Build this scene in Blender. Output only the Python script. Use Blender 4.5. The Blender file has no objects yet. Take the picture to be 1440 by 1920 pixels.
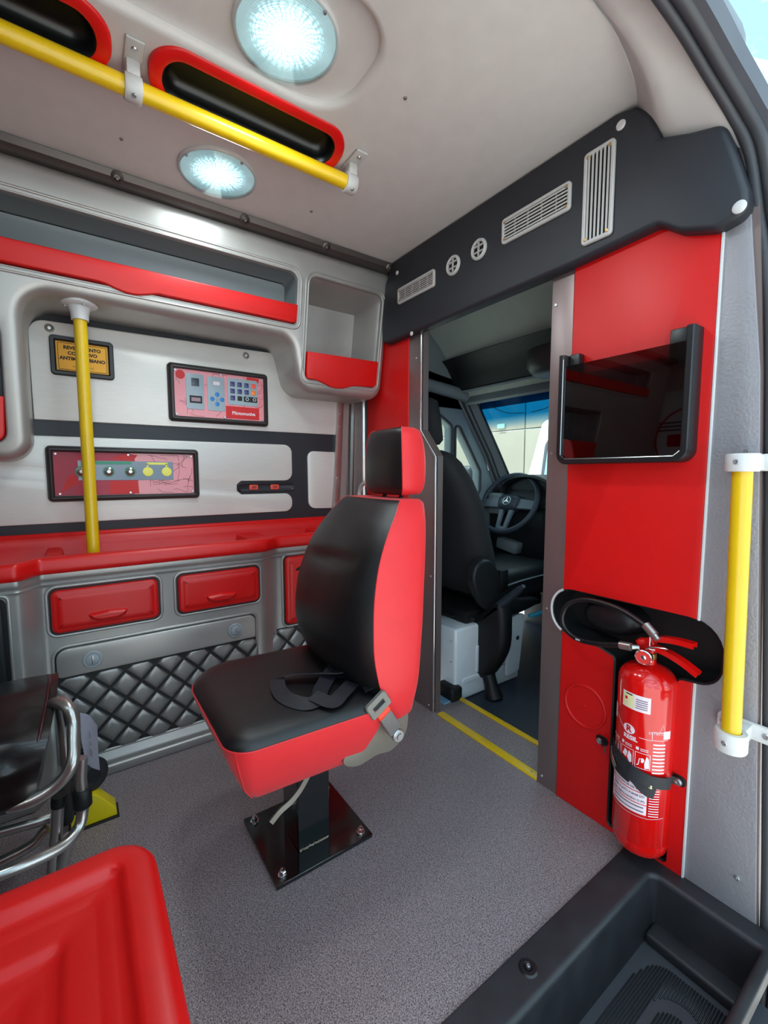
import bpy, bmesh, math, random
from math import sin, cos, pi, sqrt, atan2, radians
from mathutils import Vector, Matrix, noise
from mathutils.geometry import tessellate_polygon

random.seed(3)
S = bpy.context.scene
COL = S.collection

# ------------------------------------------------------------------ camera
cam_d = bpy.data.cameras.new('camera')
cam_d.sensor_fit = 'HORIZONTAL'
cam_d.sensor_width = 36.0
cam_d.lens = 824.0 / 1440.0 * 36.0
cam_d.clip_start = 0.02
cam = bpy.data.objects.new('camera', cam_d)
COL.objects.link(cam)
cam.location = (0, 0, 0.95)
cam.rotation_euler = (radians(90 - 4.99), 0, radians(54.96))
S.camera = cam

# ------------------------------------------------------------------ sky, sun, exposure
W = bpy.data.worlds.new('world')
S.world = W
W.use_nodes = True
nt = W.node_tree
for n in list(nt.nodes):
    nt.nodes.remove(n)
wo = nt.nodes.new('ShaderNodeOutputWorld')
bg = nt.nodes.new('ShaderNodeBackground')
tc = nt.nodes.new('ShaderNodeTexCoord')
mp = nt.nodes.new('ShaderNodeMapping')
mp.inputs['Scale'].default_value = (1.2, 1.2, 3.0)
mp.inputs['Location'].default_value = (0.9, 0.3, 0.5)
nz = nt.nodes.new('ShaderNodeTexNoise')
nz.inputs['Scale'].default_value = 2.2
nz.inputs['Detail'].default_value = 7
nz.inputs['Roughness'].default_value = 0.62
cr = nt.nodes.new('ShaderNodeValToRGB')
cr.color_ramp.elements[0].position = 0.47
cr.color_ramp.elements[1].position = 0.68
cr.color_ramp.elements[0].color = (0.14, 0.29, 0.37, 1)
cr.color_ramp.elements[1].color = (1.25, 1.30, 1.36, 1)
nt.links.new(tc.outputs['Generated'], mp.inputs['Vector'])
nt.links.new(mp.outputs['Vector'], nz.inputs['Vector'])
nt.links.new(nz.outputs['Fac'], cr.inputs['Fac'])
nt.links.new(cr.outputs['Color'], bg.inputs['Color'])
bg.inputs['Strength'].default_value = 3.0
nt.links.new(bg.outputs['Background'], wo.inputs['Surface'])

sun_d = bpy.data.lights.new('sun', 'SUN')
sun_d.energy = 5.0
sun_d.angle = radians(1.0)
sun_d.color = (1, 0.96, 0.9)
sun = bpy.data.objects.new('sun', sun_d)
COL.objects.link(sun)
sun.rotation_euler = (radians(28), radians(-7), 0)

S.view_settings.view_transform = 'Standard'
S.view_settings.look = 'None'
S.view_settings.gamma = 1
S.view_settings.exposure = 0.52
S.view_settings.use_curve_mapping = False
LAMP = 1.0

# ------------------------------------------------------------------ materials
def lin(c):
    out = []
    for v in c[:3]:
        v = v / 255.0
        out.append(v / 12.92 if v <= 0.04045 else ((v + 0.055) / 1.055) ** 2.4)
    return (out[0], out[1], out[2], 1)

def mat(name, rgb, rough=0.5, metal=0.0, bump=0.0, bscale=300, var=0.0, vscale=20, coat=0.0, spec=0.5,
        detail=3, stretch=None, rvar=0.0, sheen=0.0):
    m = bpy.data.materials.new(name)
    m.use_nodes = True
    t = m.node_tree
    b = t.nodes['Principled BSDF']
    b.inputs['Base Color'].default_value = lin(rgb)
    b.inputs['Roughness'].default_value = rough
    b.inputs['Metallic'].default_value = metal
    b.inputs['Specular IOR Level'].default_value = spec
    b.inputs['Coat Weight'].default_value = coat
    b.inputs['Coat Roughness'].default_value = 0.08
    b.inputs['Sheen Weight'].default_value = sheen
    tc_ = t.nodes.new('ShaderNodeTexCoord')
    vec = tc_.outputs['Object']
    if stretch:
        mpn = t.nodes.new('ShaderNodeMapping')
        mpn.inputs['Scale'].default_value = stretch
        t.links.new(vec, mpn.inputs['Vector'])
        vec = mpn.outputs['Vector']
    n = t.nodes.new('ShaderNodeTexNoise')
    n.inputs['Scale'].default_value = bscale
    n.inputs['Detail'].default_value = detail
    t.links.new(vec, n.inputs['Vector'])
    if bump > 0:
        bp = t.nodes.new('ShaderNodeBump')
        bp.inputs['Strength'].default_value = bump
        bp.inputs['Distance'].default_value = 0.001
        t.links.new(n.outputs['Fac'], bp.inputs['Height'])
        t.links.new(bp.outputs['Normal'], b.inputs['Normal'])
    n2 = t.nodes.new('ShaderNodeTexNoise')
    n2.inputs['Scale'].default_value = vscale
    n2.inputs['Detail'].default_value = 5
    t.links.new(vec, n2.inputs['Vector'])
    v = max(var, 0.03)
    mr = t.nodes.new('ShaderNodeMapRange')
    mr.inputs['From Min'].default_value = 0.3
    mr.inputs['From Max'].default_value = 0.7
    mr.inputs['To Min'].default_value = 1 - v
    mr.inputs['To Max'].default_value = 1 + v
    t.links.new(n2.outputs['Fac'], mr.inputs['Value'])
    mx = t.nodes.new('ShaderNodeMix')
    mx.data_type = 'RGBA'
    mx.blend_type = 'MULTIPLY'
    mx.inputs[0].default_value = 1
    mx.inputs[6].default_value = lin(rgb)
    t.links.new(mr.outputs['Result'], mx.inputs[7])
    t.links.new(mx.outputs[2], b.inputs['Base Color'])
    if rvar > 0:
        mr2 = t.nodes.new('ShaderNodeMapRange')
        mr2.inputs['To Min'].default_value = max(0.02, rough - rvar)
        mr2.inputs['To Max'].default_value = min(1, rough + rvar)
        t.links.new(n2.outputs['Fac'], mr2.inputs['Value'])
        t.links.new(mr2.outputs['Result'], b.inputs['Roughness'])
    return m

def emit(name, rgb, st):
    m = bpy.data.materials.new(name)
    m.use_nodes = True
    b = m.node_tree.nodes['Principled BSDF']
    b.inputs['Base Color'].default_value = lin(rgb)
    b.inputs['Emission Color'].default_value = lin(rgb)
    b.inputs['Emission Strength'].default_value = st
    return m

def clear(name, rgb, alpha_t, rough=0.05, gloss=0.12):
    """thin clear sheet: transparent colour plus a glossy coat by Fresnel"""
    m = bpy.data.materials.new(name)
    m.use_nodes = True
    t = m.node_tree
    for n in list(t.nodes):
        t.nodes.remove(n)
    o = t.nodes.new('ShaderNodeOutputMaterial')
    tr = t.nodes.new('ShaderNodeBsdfTransparent')
    tr.inputs['Color'].default_value = lin(rgb)
    g = t.nodes.new('ShaderNodeBsdfGlossy')
    g.inputs['Roughness'].default_value = rough
    lw = t.nodes.new('ShaderNodeLayerWeight')
    lw.inputs['Blend'].default_value = 0.5
    pw = t.nodes.new('ShaderNodeMath')
    pw.operation = 'POWER'
    pw.inputs[1].default_value = 4.0
    t.links.new(lw.outputs['Facing'], pw.inputs[0])
    fr = t.nodes.new('ShaderNodeMath')
    fr.operation = 'MULTIPLY'
    fr.inputs[1].default_value = 0.7
    t.links.new(pw.outputs[0], fr.inputs[0])
    ad = t.nodes.new('ShaderNodeMath')
    ad.operation = 'ADD'
    ad.use_clamp = True
    ad.inputs[1].default_value = gloss
    mx = t.nodes.new('ShaderNodeMixShader')
    t.links.new(fr.outputs[0], ad.inputs[0])
    t.links.new(ad.outputs[0], mx.inputs[0])
    t.links.new(tr.outputs[0], mx.inputs[1])
    t.links.new(g.outputs[0], mx.inputs[2])
    t.links.new(mx.outputs[0], o.inputs['Surface'])
    return m, t

M = {}
M['red'] = mat('red_plastic', (204, 14, 13), 0.36, bump=0.05, bscale=900, spec=0.45)
M['redwall'] = mat('red_wall_panel', (200, 15, 15), 0.42, bump=0.04, bscale=900, spec=0.4)
M['redpaint'] = mat('red_glossy_paint', (206, 14, 11), 0.16, coat=0.6)
M['redvinyl'] = mat('red_vinyl', (216, 34, 40), 0.46, bump=0.12, bscale=1500, sheen=0.1)
M['silver'] = mat('silver_moulded_plastic', (172, 169, 166), 0.42, 0.66, bump=0.10, bscale=500, var=0.05, vscale=9, rvar=0.08)
M['satin'] = mat('satin_light_panel', (208, 203, 198), 0.38, 0.25, bump=0.06, bscale=60, var=0.03, stretch=(1, 1, 14))
M['steel'] = mat('brown_grey_steel', (138, 122, 121), 0.36, 0.65, bump=0.08, bscale=250, var=0.05, stretch=(1, 1, 0.2))
M['greywall'] = mat('grey_leather_grain_panel', (146, 143, 148), 0.44, 0.35, bump=1.0, bscale=170, var=0.03, detail=6)
M['liner'] = mat('grey_green_liner', (108, 115, 118), 0.35, 0.1, bump=0.05)
M['black'] = mat('black_plastic', (20, 20, 23), 0.38, bump=0.08, bscale=800)
M['blackmatte'] = mat('matte_black_plastic', (11, 12, 14), 0.55)
M['overhead'] = mat('anthracite_padded_panel', (33, 35, 42), 0.5, bump=0.1, bscale=1200)
M['blackvinyl'] = mat('black_vinyl', (13, 12, 14), 0.38, bump=0.25, bscale=1300, rvar=0.06)
M['wetvinyl'] = mat('glossy_black_vinyl', (10, 11, 12), 0.3, bump=0.5, bscale=35, coat=0.2, detail=6)
M['blackpaint'] = mat('black_gloss_steel', (9, 10, 11), 0.14, 0.0, coat=0.5)
M['frame'] = mat('dark_brown_plastic_frame', (38, 33, 34), 0.4, bump=0.05)
M['ceil'] = mat('cream_headliner', (203, 199, 197), 0.45, bump=0.06, bscale=700, var=0.015)
M['white'] = mat('white_plastic', (202, 200, 200), 0.4)
M['grille'] = mat('light_grey_grille_plastic', (182, 180, 178), 0.45)
M['whitepaint'] = mat('white_body_paint', (222, 228, 234), 0.25, coat=0.5)
M['bodygrey'] = mat('grey_primer_body', (86, 88, 96), 0.42, 0.2)
M['rubber'] = mat('black_rubber', (58, 59, 64), 0.5, bump=0.1)
M['yellow'] = mat('yellow_powder_coat', (218, 178, 14), 0.32, coat=0.25)
M['yellowpl'] = mat('yellow_plate', (222, 196, 8), 0.4)
M['orange'] = mat('orange_yellow_sticker', (243, 172, 12), 0.45)
M['chrome'] = mat('chrome', (205, 205, 205), 0.18, 1.0)
M['alu'] = mat('satin_aluminium_tube', (180, 178, 174), 0.28, 0.9, var=0.06, vscale=30)
M['bolt'] = mat('zinc_screw', (190, 190, 192), 0.3, 0.9)
M['brass'] = mat('brass_screw', (190, 150, 90), 0.35, 0.8)
M['recess'] = mat('black_satin_recess', (9, 9, 10), 0.32)
M['dark'] = mat('black_hole', (4, 4, 5), 0.7)
M['gap'] = mat('dark_joint', (24, 22, 24), 0.6)
M['latch'] = mat('grey_lock_plastic', (150, 156, 162), 0.4)
M['belt'] = mat('dark_blue_black_webbing', (16, 15, 24), 0.55, bump=0.6, bscale=700)
M['strap'] = mat('black_webbing', (34, 35, 40), 0.55, bump=0.6, bscale=900)
M['paper'] = mat('paper_tag', (196, 196, 210), 0.6)
M['pink'] = mat('pink_printed_face', (226, 140, 146), 0.2, coat=0.25)
M['panelgrey'] = mat('blue_grey_keypad_face', (150, 166, 176), 0.3)
M['panelgrey2'] = mat('slate_grey_face', (110, 120, 134), 0.18, coat=0.5)
M['blueb'] = mat('blue_button', (30, 120, 190), 0.3)
M['navyb'] = mat('dark_violet_button', (52, 48, 104), 0.25)
M['redb'] = mat('coral_button', (236, 80, 60), 0.3)
M['oranb'] = mat('orange_button', (246, 130, 40), 0.3)
M['greenp'] = mat('green_print', (14, 130, 96), 0.3)
M['yelp'] = mat('pale_yellow_print', (232, 224, 90), 0.35)
M['label'] = mat('white_label', (228, 212, 220), 0.4)
M['labely'] = mat('cream_label', (226, 220, 170), 0.4)
M['ink'] = mat('black_ink', (30, 24, 18), 0.6)
M['redink'] = mat('red_ink', (200, 14, 16), 0.5)
M['greyink'] = mat('grey_ink', (110, 96, 112), 0.5)
M['cabgrey'] = mat('cab_grey_plastic', (122, 132, 138), 0.5)
M['cabceil'] = mat('cab_headliner', (176, 186, 181), 0.8, bump=0.2, bscale=400)
M['cabdark'] = mat('cab_dark_plastic', (26, 28, 32), 0.5)
M['cabseat'] = mat('cab_seat_cloth', (36, 36, 40), 0.8, bump=0.4, bscale=900)
M['cabfloor'] = mat('cab_rubber_floor', (34, 42, 54), 0.5, bump=0.3, bscale=300, var=0.1)
M['seatmech'] = mat('brown_grey_seat_plate', (126, 118, 108), 0.45, 0.4)
M['smoke'], _ = clear('smoked_glass', (166, 130, 136), 0.3, 0.02, 0.10)
M['ground'] = mat('concrete_ground', (222, 216, 208), 0.85, bump=0.4, bscale=30, var=0.08, vscale=1.5)
M['buttonred'] = mat('orange_red_release_button', (226, 50, 18), 0.35)
M['tyre'] = mat('dark_tyre', (34, 36, 40), 0.55, bump=0.5, bscale=200)
M['film'] = mat('white_protective_film', (222, 226, 232), 0.3, bump=1.0, bscale=25, detail=6)
M['cyan'] = mat('cyan_plastic', (60, 160, 190), 0.4)

# speckled vinyl floor
def floor_mat():
    m = bpy.data.materials.new('speckled_vinyl_floor')
    m.use_nodes = True
    t = m.node_tree
    b = t.nodes['Principled BSDF']
    tc_ = t.nodes.new('ShaderNodeTexCoord')
    n = t.nodes.new('ShaderNodeTexNoise')
    n.inputs['Scale'].default_value = 460
    n.inputs['Detail'].default_value = 2
    n.inputs['Distortion'].default_value = 0.6
    t.links.new(tc_.outputs['Object'], n.inputs['Vector'])
    r = t.nodes.new('ShaderNodeValToRGB')
    r.color_ramp.elements[0].position = 0.36
    r.color_ramp.elements[1].position = 0.64
    r.color_ramp.elements[0].color = lin((66, 58, 61))
    r.color_ramp.elements[1].color = lin((168, 154, 156))
    t.links.new(n.outputs['Fac'], r.inputs['Fac'])
    t.links.new(r.outputs['Color'], b.inputs['Base Color'])
    b.inputs['Roughness'].default_value = 0.42
    bp = t.nodes.new('ShaderNodeBump')
    bp.inputs['Strength'].default_value = 0.35
    bp.inputs['Distance'].default_value = 0.0008
    t.links.new(n.outputs['Fac'], bp.inputs['Height'])
    t.links.new(bp.outputs['Normal'], b.inputs['Normal'])
    return m
M['floor'] = floor_mat()

def windshield_mat():
    m, t = clear('windshield_glass_blue_band', (225, 235, 232), 0.9, 0.02, 0.0)
    tr = [n for n in t.nodes if n.type == 'BSDF_TRANSPARENT'][0]
    tc_ = t.nodes.new('ShaderNodeTexCoord')
    sp = t.nodes.new('ShaderNodeSeparateXYZ')
    r = t.nodes.new('ShaderNodeValToRGB')
    mr = t.nodes.new('ShaderNodeMapRange')
    mr.inputs['From Min'].default_value = 1.17
    mr.inputs['From Max'].default_value = 1.30
    t.links.new(tc_.outputs['Object'], sp.inputs[0])
    t.links.new(sp.outputs['Z'], mr.inputs['Value'])
    t.links.new(mr.outputs[0], r.inputs['Fac'])
    r.color_ramp.elements[0].position = 0.15
    r.color_ramp.elements[1].position = 0.6
    r.color_ramp.elements[0].color = (0.85, 0.92, 0.9, 1)
    r.color_ramp.elements[1].color = (0.06, 0.42, 0.68, 1)
    t.links.new(r.outputs['Color'], tr.inputs['Color'])
    return m
M['windshield'] = windshield_mat()
M['glass'], _ = clear('window_glass', (225, 235, 232), 0.9, 0.02, 0.0)

def led_mat():
    m = bpy.data.materials.new('led_panel_face')
    m.use_nodes = True
    t = m.node_tree
    b = t.nodes['Principled BSDF']
    b.inputs['Base Color'].default_value = lin((200, 214, 214))
    tc_ = t.nodes.new('ShaderNodeTexCoord')
    sp = t.nodes.new('ShaderNodeSeparateXYZ')
    t.links.new(tc_.outputs['Object'], sp.inputs[0])
    L = t.links.new
    def math_(op, a, bb=None, c=None):
        n = t.nodes.new('ShaderNodeMath')
        n.operation = op
        for i, v in enumerate((a, bb, c)):
            if v is None:
                continue
            if isinstance(v, (int, float)):
                n.inputs[i].default_value = v
            else:
                L(v, n.inputs[i])
        return n.outputs[0]
    x, y = sp.outputs['X'], sp.outputs['Y']
    r2 = math_('ADD', math_('MULTIPLY', x, x), math_('MULTIPLY', y, y))
    r = math_('SQRT', r2)
    ang = math_('ARCTAN2', y, x)
    nz_ = t.nodes.new('ShaderNodeTexNoise'); nz_.inputs['Scale'].default_value = 55; nz_.inputs['Detail'].default_value = 3
    L(tc_.outputs['Object'], nz_.inputs['Vector'])
    ang = math_('ADD', ang, math_('MULTIPLY', nz_.outputs['Fac'], 0.5))
    rays = math_('POWER', math_('ABSOLUTE', math_('SINE', math_('MULTIPLY', ang, 17.0))), 1.5)
    rings = math_('ADD', 0.65, math_('MULTIPLY', 0.35, math_('SINE', math_('MULTIPLY', r, 900.0))))
    fall = math_('SUBTRACT', 1.0, math_('SMOOTH_MIN', math_('DIVIDE', r, 0.075), 1.0, 0.15))
    fall = math_('MAXIMUM', fall, 0.0)
    e = math_('MULTIPLY', math_('MULTIPLY', rays, rings), math_('MULTIPLY', fall, 8.0))
    e = math_('ADD', e, math_('MULTIPLY', fall, 0.5))
    e = math_('ADD', e, 0.28)
    L(e, b.inputs['Emission Strength'])
    b.inputs['Emission Color'].default_value = lin((196, 244, 255))
    return m
M['led'] = led_mat()

def lens_mat():
    m, t = clear('ribbed_clear_lens', (240, 246, 246), 0.9, 0.12, 0.10)
    return m
M['lens'] = lens_mat()

# ------------------------------------------------------------------ mesh helpers
def tag(o, label=None, cat=None, group=None, kind=None):
    if label: o['label'] = label
    if cat: o['category'] = cat
    if group: o['group'] = group
    if kind: o['kind'] = kind
    return o

def thing(name, loc, label, cat, group=None):
    o = bpy.data.objects.new(name, None)
    o.empty_display_size = 0.05
    COL.objects.link(o)
    o.location = loc
    return tag(o, label, cat, group)

def origin_of(o):
    v = Vector((0, 0, 0))
    while o is not None:
        v += o.location
        o = o.parent
    return v

def add(name, bm, material, parent=None, loc=(0, 0, 0), smooth=38, recalc=True):
    """link bm (authored in van coordinates) as one object; parent's origin is subtracted"""
    if recalc:
        bmesh.ops.recalc_face_normals(bm, faces=bm.faces[:])
    off = origin_of(parent) if parent is not None else Vector((0, 0, 0))
    loc = Vector(loc)
    bmesh.ops.translate(bm, verts=bm.verts[:], vec=-(off + loc))
    me = bpy.data.meshes.new(name)
    bm.to_mesh(me)
    bm.free()
    me.materials.append(material)
    me.shade_smooth()
    if smooth is not None:
        me.set_sharp_from_angle(angle=radians(smooth))
    o = bpy.data.objects.new(name, me)
    COL.objects.link(o)
    o.location = loc
    if parent is not None:
        o.parent = parent
    return o

def copy_tree(o, parent=None):
    c = o.copy()
    COL.objects.link(c)
    c.parent = parent
    for ch in list(o.children):
        copy_tree(ch, c)
    return c

def box(bm, lo, hi, bev=0.0, seg=2, rot=None, piv=None):
    lo, hi = Vector(lo), Vector(hi)
    r = bmesh.ops.create_cube(bm, size=1)
    vs = r['verts']
    c, s = (lo + hi) / 2, hi - lo
    for v in vs:
        v.co = Vector((v.co.x * s.x, v.co.y * s.y, v.co.z * s.z)) + c
    if bev > 0:
        es = list({e for v in vs for e in v.link_edges})
        rr = bmesh.ops.bevel(bm, geom=es, offset=bev, segments=seg, profile=0.5, affect='EDGES')
        vs = list({v for f in rr['faces'] for v in f.verts} | {v for v in vs if v.is_valid})
    if rot is not None:
        p = Vector(piv) if piv is not None else c
        for v in vs:
            v.co = rot @ (v.co - p) + p
    return vs

def circ_loop(bm, c, n, r, up, seg):
    n = n.normalized()
    u = up - n * up.dot(n)
    if u.length < 1e-6:
        u = n.orthogonal()
    u.normalize()
    w = n.cross(u)
    return [bm.verts.new(c + (u * cos(2 * pi * k / seg) + w * sin(2 * pi * k / seg)) * r) for k in range(seg)]

def bridge(bm, a, b, closed=True):
    n = len(a)
    for i in range(n if closed else n - 1):
        j = (i + 1) % n
        try:
            bm.faces.new((a[i], a[j], b[j], b[i]))
        except ValueError:
            pass

def cap(bm, loop):
    try:
        bm.faces.new(loop)
    except ValueError:
        pass

def smooth_path(pts, n=8, closed=False):
    pts = [Vector(p) for p in pts]
    out = []
    N = len(pts)
    rng = range(N) if closed else range(N - 1)
    for i in rng:
        p1, p2 = pts[i], pts[(i + 1) % N]
        p0 = pts[i - 1] if (closed or i > 0) else p1 * 2 - p2
        p3 = pts[(i + 2) % N] if (closed or i + 2 < N) else p2 * 2 - p1
        for k in range(n):
            t = k / n
            out.append(0.5 * ((2 * p1) + (p2 - p0) * t + (2 * p0 - 5 * p1 + 4 * p2 - p3) * t * t +
                              (-p0 + 3 * p1 - 3 * p2 + p3) * t ** 3))
    if not closed:
        out.append(pts[-1])
    return out

def tube(bm, pts, r, seg=12, closed=False, caps=True, up=None):
    pts = [Vector(p) for p in pts]
    N = len(pts)
    rs = r if isinstance(r, (list, tuple)) else [r] * N
    loops = []
    u = None
    for i, p in enumerate(pts):
        if closed:
            d = (pts[(i + 1) % N] - pts[i - 1])
        else:
            d = (pts[min(i + 1, N - 1)] - pts[max(i - 1, 0)])
        d.normalize()
        if u is None:
            u = Vector(up) if up is not None else d.orthogonal()
        u = u - d * u.dot(d)
        if u.length < 1e-6:
            u = d.orthogonal()
        u.normalize()
        w = d.cross(u)
        loops.append([bm.verts.new(p + (u * cos(2 * pi * k / seg) + w * sin(2 * pi * k / seg)) * rs[i]) for k in range(seg)])
    for i in range(N - 1):
        bridge(bm, loops[i], loops[i + 1])
    if closed:
        bridge(bm, loops[-1], loops[0])
    elif caps:
        cap(bm, loops[0]); cap(bm, loops[-1])

def sweep(bm, pts, prof, side, closed_prof=True):
    """sweep a 2D profile [(s,t)] along pts; s along side(i), t along the path-normal cross side"""
    pts = [Vector(p) for p in pts]
    N = len(pts)
    loops = []
    for i, p in enumerate(pts):
        d = (pts[min(i + 1, N - 1)] - pts[max(i - 1, 0)]).normalized()
        s = Vector(side(i) if callable(side) else side)
        s = (s - d * s.dot(d)).normalized()
        w = d.cross(s)
        loops.append([bm.verts.new(p + s * a + w * b) for a, b in prof])
    for i in range(N - 1):
        bridge(bm, loops[i], loops[i + 1], closed_prof)
    if closed_prof:
        cap(bm, loops[0]); cap(bm, loops[-1])

def lathe(bm, prof, c, axis=(0, 0, 1), seg=32, up=None, capends=True):
    c, axis = Vector(c), Vector(axis).normalized()
    u = Vector(up) if up else axis.orthogonal()
    loops = []
    for r, h in prof:
        if r < 1e-6:
            loops.append([bm.verts.new(c + axis * h)])
        else:
            loops.append(circ_loop(bm, c + axis * h, axis, r, u, seg))
    for a, b in zip(loops, loops[1:]):
        if len(a) == 1 and len(b) == 1:
            continue
        if len(a) == 1 or len(b) == 1:
            s, l = (a, b) if len(a) == 1 else (b, a)
            for k in range(seg):
                bm.faces.new((s[0], l[k], l[(k + 1) % seg]))
        else:
            bridge(bm, a, b)
    if capends:
        for l in (loops[0], loops[-1]):
            if len(l) > 2:
                cap(bm, l)

# ---- 2D outlines
def area2(p):
    return sum(p[i][0] * p[(i + 1) % len(p)][1] - p[(i + 1) % len(p)][0] * p[i][1] for i in range(len(p))) / 2

def ccw(p):
    return p if area2(p) > 0 else p[::-1]

def rpoly(pts, n=6):
    """polygon with rounded corners; pts = (x, y, radius)"""
    out = []
    N = len(pts)
    for i in range(N):
        x, y = pts[i][:2]
        r = pts[i][2] if len(pts[i]) > 2 else 0
        p = Vector((x, y))
        if r <= 0:
            out.append((x, y)); continue
        a = (Vector(pts[i - 1][:2]) - p); b = (Vector(pts[(i + 1) % N][:2]) - p)
        la, lb = a.length, b.length
        a.normalize(); b.normalize()
        ang = a.angle(b)
        t = min(r / math.tan(ang / 2), la * 0.49, lb * 0.49)
        rr = t * math.tan(ang / 2)
        c = p + (a + b).normalized() * (rr / sin(ang / 2))
        s, e = p + a * t, p + b * t
        a0 = atan2(s.y - c.y, s.x - c.x); a1 = atan2(e.y - c.y, e.x - c.x)
        da = (a1 - a0 + pi) % (2 * pi) - pi
        for k in range(n + 1):
            th = a0 + da * k / n
            out.append((c.x + rr * cos(th), c.y + rr * sin(th)))
    return ccw(out)

def rrect(a0, b0, a1, b1, r, n=6):
    return rpoly([(a0, b0, r), (a1, b0, r), (a1, b1, r), (a0, b1, r)], n)

def circle2(a, b, r, n=28):
    return [(a + r * cos(2 * pi * k / n), b + r * sin(2 * pi * k / n)) for k in range(n)]

def densify(p, step):
    out = []
    for i in range(len(p)):
        a, b = Vector(p[i]), Vector(p[(i + 1) % len(p)])
        k = max(1, int((b - a).length / step))
        for j in range(k):
            q = a.lerp(b, j / k)
            out.append((q.x, q.y))
    return out

def inset(p, t):
    """p CCW; t>0 shrinks; edges that vanish collapse onto the crossing of their neighbours"""
    if abs(t) < 1e-9:
        return list(p)
    N = len(p)
    P_ = [Vector(q) for q in p]
    dirs = []
    for i in range(N):
        d = P_[(i + 1) % N] - P_[i]
        dirs.append(d.normalized() if d.length > 1e-9 else None)
    for i in range(N):
        if dirs[i] is None:
            dirs[i] = dirs[i - 1] if dirs[i - 1] is not None else Vector((1, 0))
    out = []
    for i in range(N):
        n1 = Vector((-dirs[i - 1].y, dirs[i - 1].x)); n2 = Vector((-dirs[i].y, dirs[i].x))
        m = n1 + n2
        if m.length < 1e-6: m = n1
        m.normalize()
        out.append(P_[i] + m * (t / max(0.35, m.dot(n1))))
    bad = [(out[(i + 1) % N] - out[i]).dot(dirs[i]) < -1e-9 for i in range(N)]
    if any(bad) and not all(bad):
        s0 = next(i for i in range(N) if not bad[i] and bad[(i + 1) % N])
        k = 0
        while k < N:
            i = (s0 + k) % N
            if not bad[i] and bad[(i + 1) % N]:
                r = 1
                while bad[(i + r) % N]: r += 1
                j = (i + r) % N                      # next good edge
                p1, d1 = out[i], dirs[i]
                p2, d2 = out[(j + 1) % N], dirs[j]
                cr_ = d1.x * d2.y - d1.y * d2.x
                if abs(cr_) > 0.05:
                    u = ((p2.x - p1.x) * d2.y - (p2.y - p1.y) * d2.x) / cr_
                    q = p1 + d1 * u
                else:
                    q = (out[(i + 1) % N] + out[j]) / 2
                for w in range(1, r + 1):
                    out[(i + w) % N] = q
                k += r
            else:
                k += 1
    return [(q.x, q.y) for q in out]

def rgen(pts, n=8, rmin=0.008):
    """rounded polygon that can be inset cleanly: returns f(t) with a constant number of points"""
    P_ = ccw([(p[0], p[1]) for p in pts])
    if P_[0] != (pts[0][0], pts[0][1]) or (len(pts) > 1 and P_[1] != (pts[1][0], pts[1][1])):
        pts = [next(p for p in pts if (p[0], p[1]) == q) for q in P_]
    rs = [p[2] if len(p) > 2 else 0.01 for p in pts]
    def f(t):
        q = inset(P_, t)
        return rpoly([(a, b, max(rmin, r - t)) for (a, b), r in zip(q, rs)], n)
    return f

def mkloop(bm, pts, F, d):
    return [bm.verts.new(Vector(F(a, b, d))) for a, b in pts]

def loft(bm, outline, prof, F, cap0=True, cap1=True, closed=False):
    """prof: list of (inset, depth)"""
    loops = [mkloop(bm, outline(i) if callable(outline) else inset(outline, i), F, d) for i, d in prof]
    for a, b in zip(loops, loops[1:]):
        bridge(bm, a, b)
    if closed:
        bridge(bm, loops[-1], loops[0])
    else:
        if cap0: cap(bm, loops[0])
        if cap1: cap(bm, loops[-1])
    return loops

def plate(bm, outline, F, d0, d1, r=0.0, n=3, base_cap=True):
    if r <= 0:
        prof = [(0, d0), (0, d1)]
    else:
        prof = [(0, d0)] + [(r * (1 - cos(k / n * pi / 2)), d1 - r + r * sin(k / n * pi / 2)) for k in range(n + 1)]
    loft(bm, outline, prof, F, base_cap, True)

def ringp(bm, outline, F, w, h, d=0.0, n=6, inward=True):
    """half-round bead of width w and height h that follows the outline"""
    prof = []
    for k in range(n + 1):
        a = pi * k / n
        prof.append(((w / 2) * (1 - cos(a)) * (1 if inward else -1), d + h * sin(a)))
    loft(bm, outline, prof, F, False, False)

def holed(bm, outer, holes, F, plain=(), R=0.02, D=0.05, rh=0.01, dh=0.05, n=5, holecap=False, hprof=None):
    """front face at d=0 with rounded outer edge going back to -D and rounded holes going back to -dh"""
    outer = ccw(outer)
    fo = mkloop(bm, inset(outer, R), F, 0)
    loops = [fo]
    hl = []
    for h in holes:
        h = ccw(h)
        l = mkloop(bm, inset(h, -rh), F, 0)
        hl.append((h, l))
        loops.append(l)
    for h in plain:
        loops.append(mkloop(bm, ccw(h), F, 0))
    edges = []
    for l in loops:
        for i in range(len(l)):
            edges.append(bm.edges.new((l[i], l[(i + 1) % len(l)])))
    bmesh.ops.triangle_fill(bm, use_beauty=True, use_dissolve=False, edges=edges)
    prev = fo
    for k in range(1, n + 1):
        a = k / n * pi / 2
        cur = mkloop(bm, inset(outer, R * (1 - sin(a))), F, -R * (1 - cos(a)))
        bridge(bm, prev, cur); prev = cur
    cur = mkloop(bm, outer, F, -D)
    bridge(bm, prev, cur)
    for h, l in hl:
        prev = l
        for k in range(1, n + 1):
            a = k / n * pi / 2
            cur = mkloop(bm, inset(h, -rh * (1 - sin(a))), F, -rh * (1 - cos(a)))
            bridge(bm, prev, cur); prev = cur
        for ins, d in (hprof or [(0, -dh)]):
            cur = mkloop(bm, inset(h, ins), F, d)
            bridge(bm, prev, cur); prev = cur
        if holecap:
            cap(bm, prev)

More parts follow.
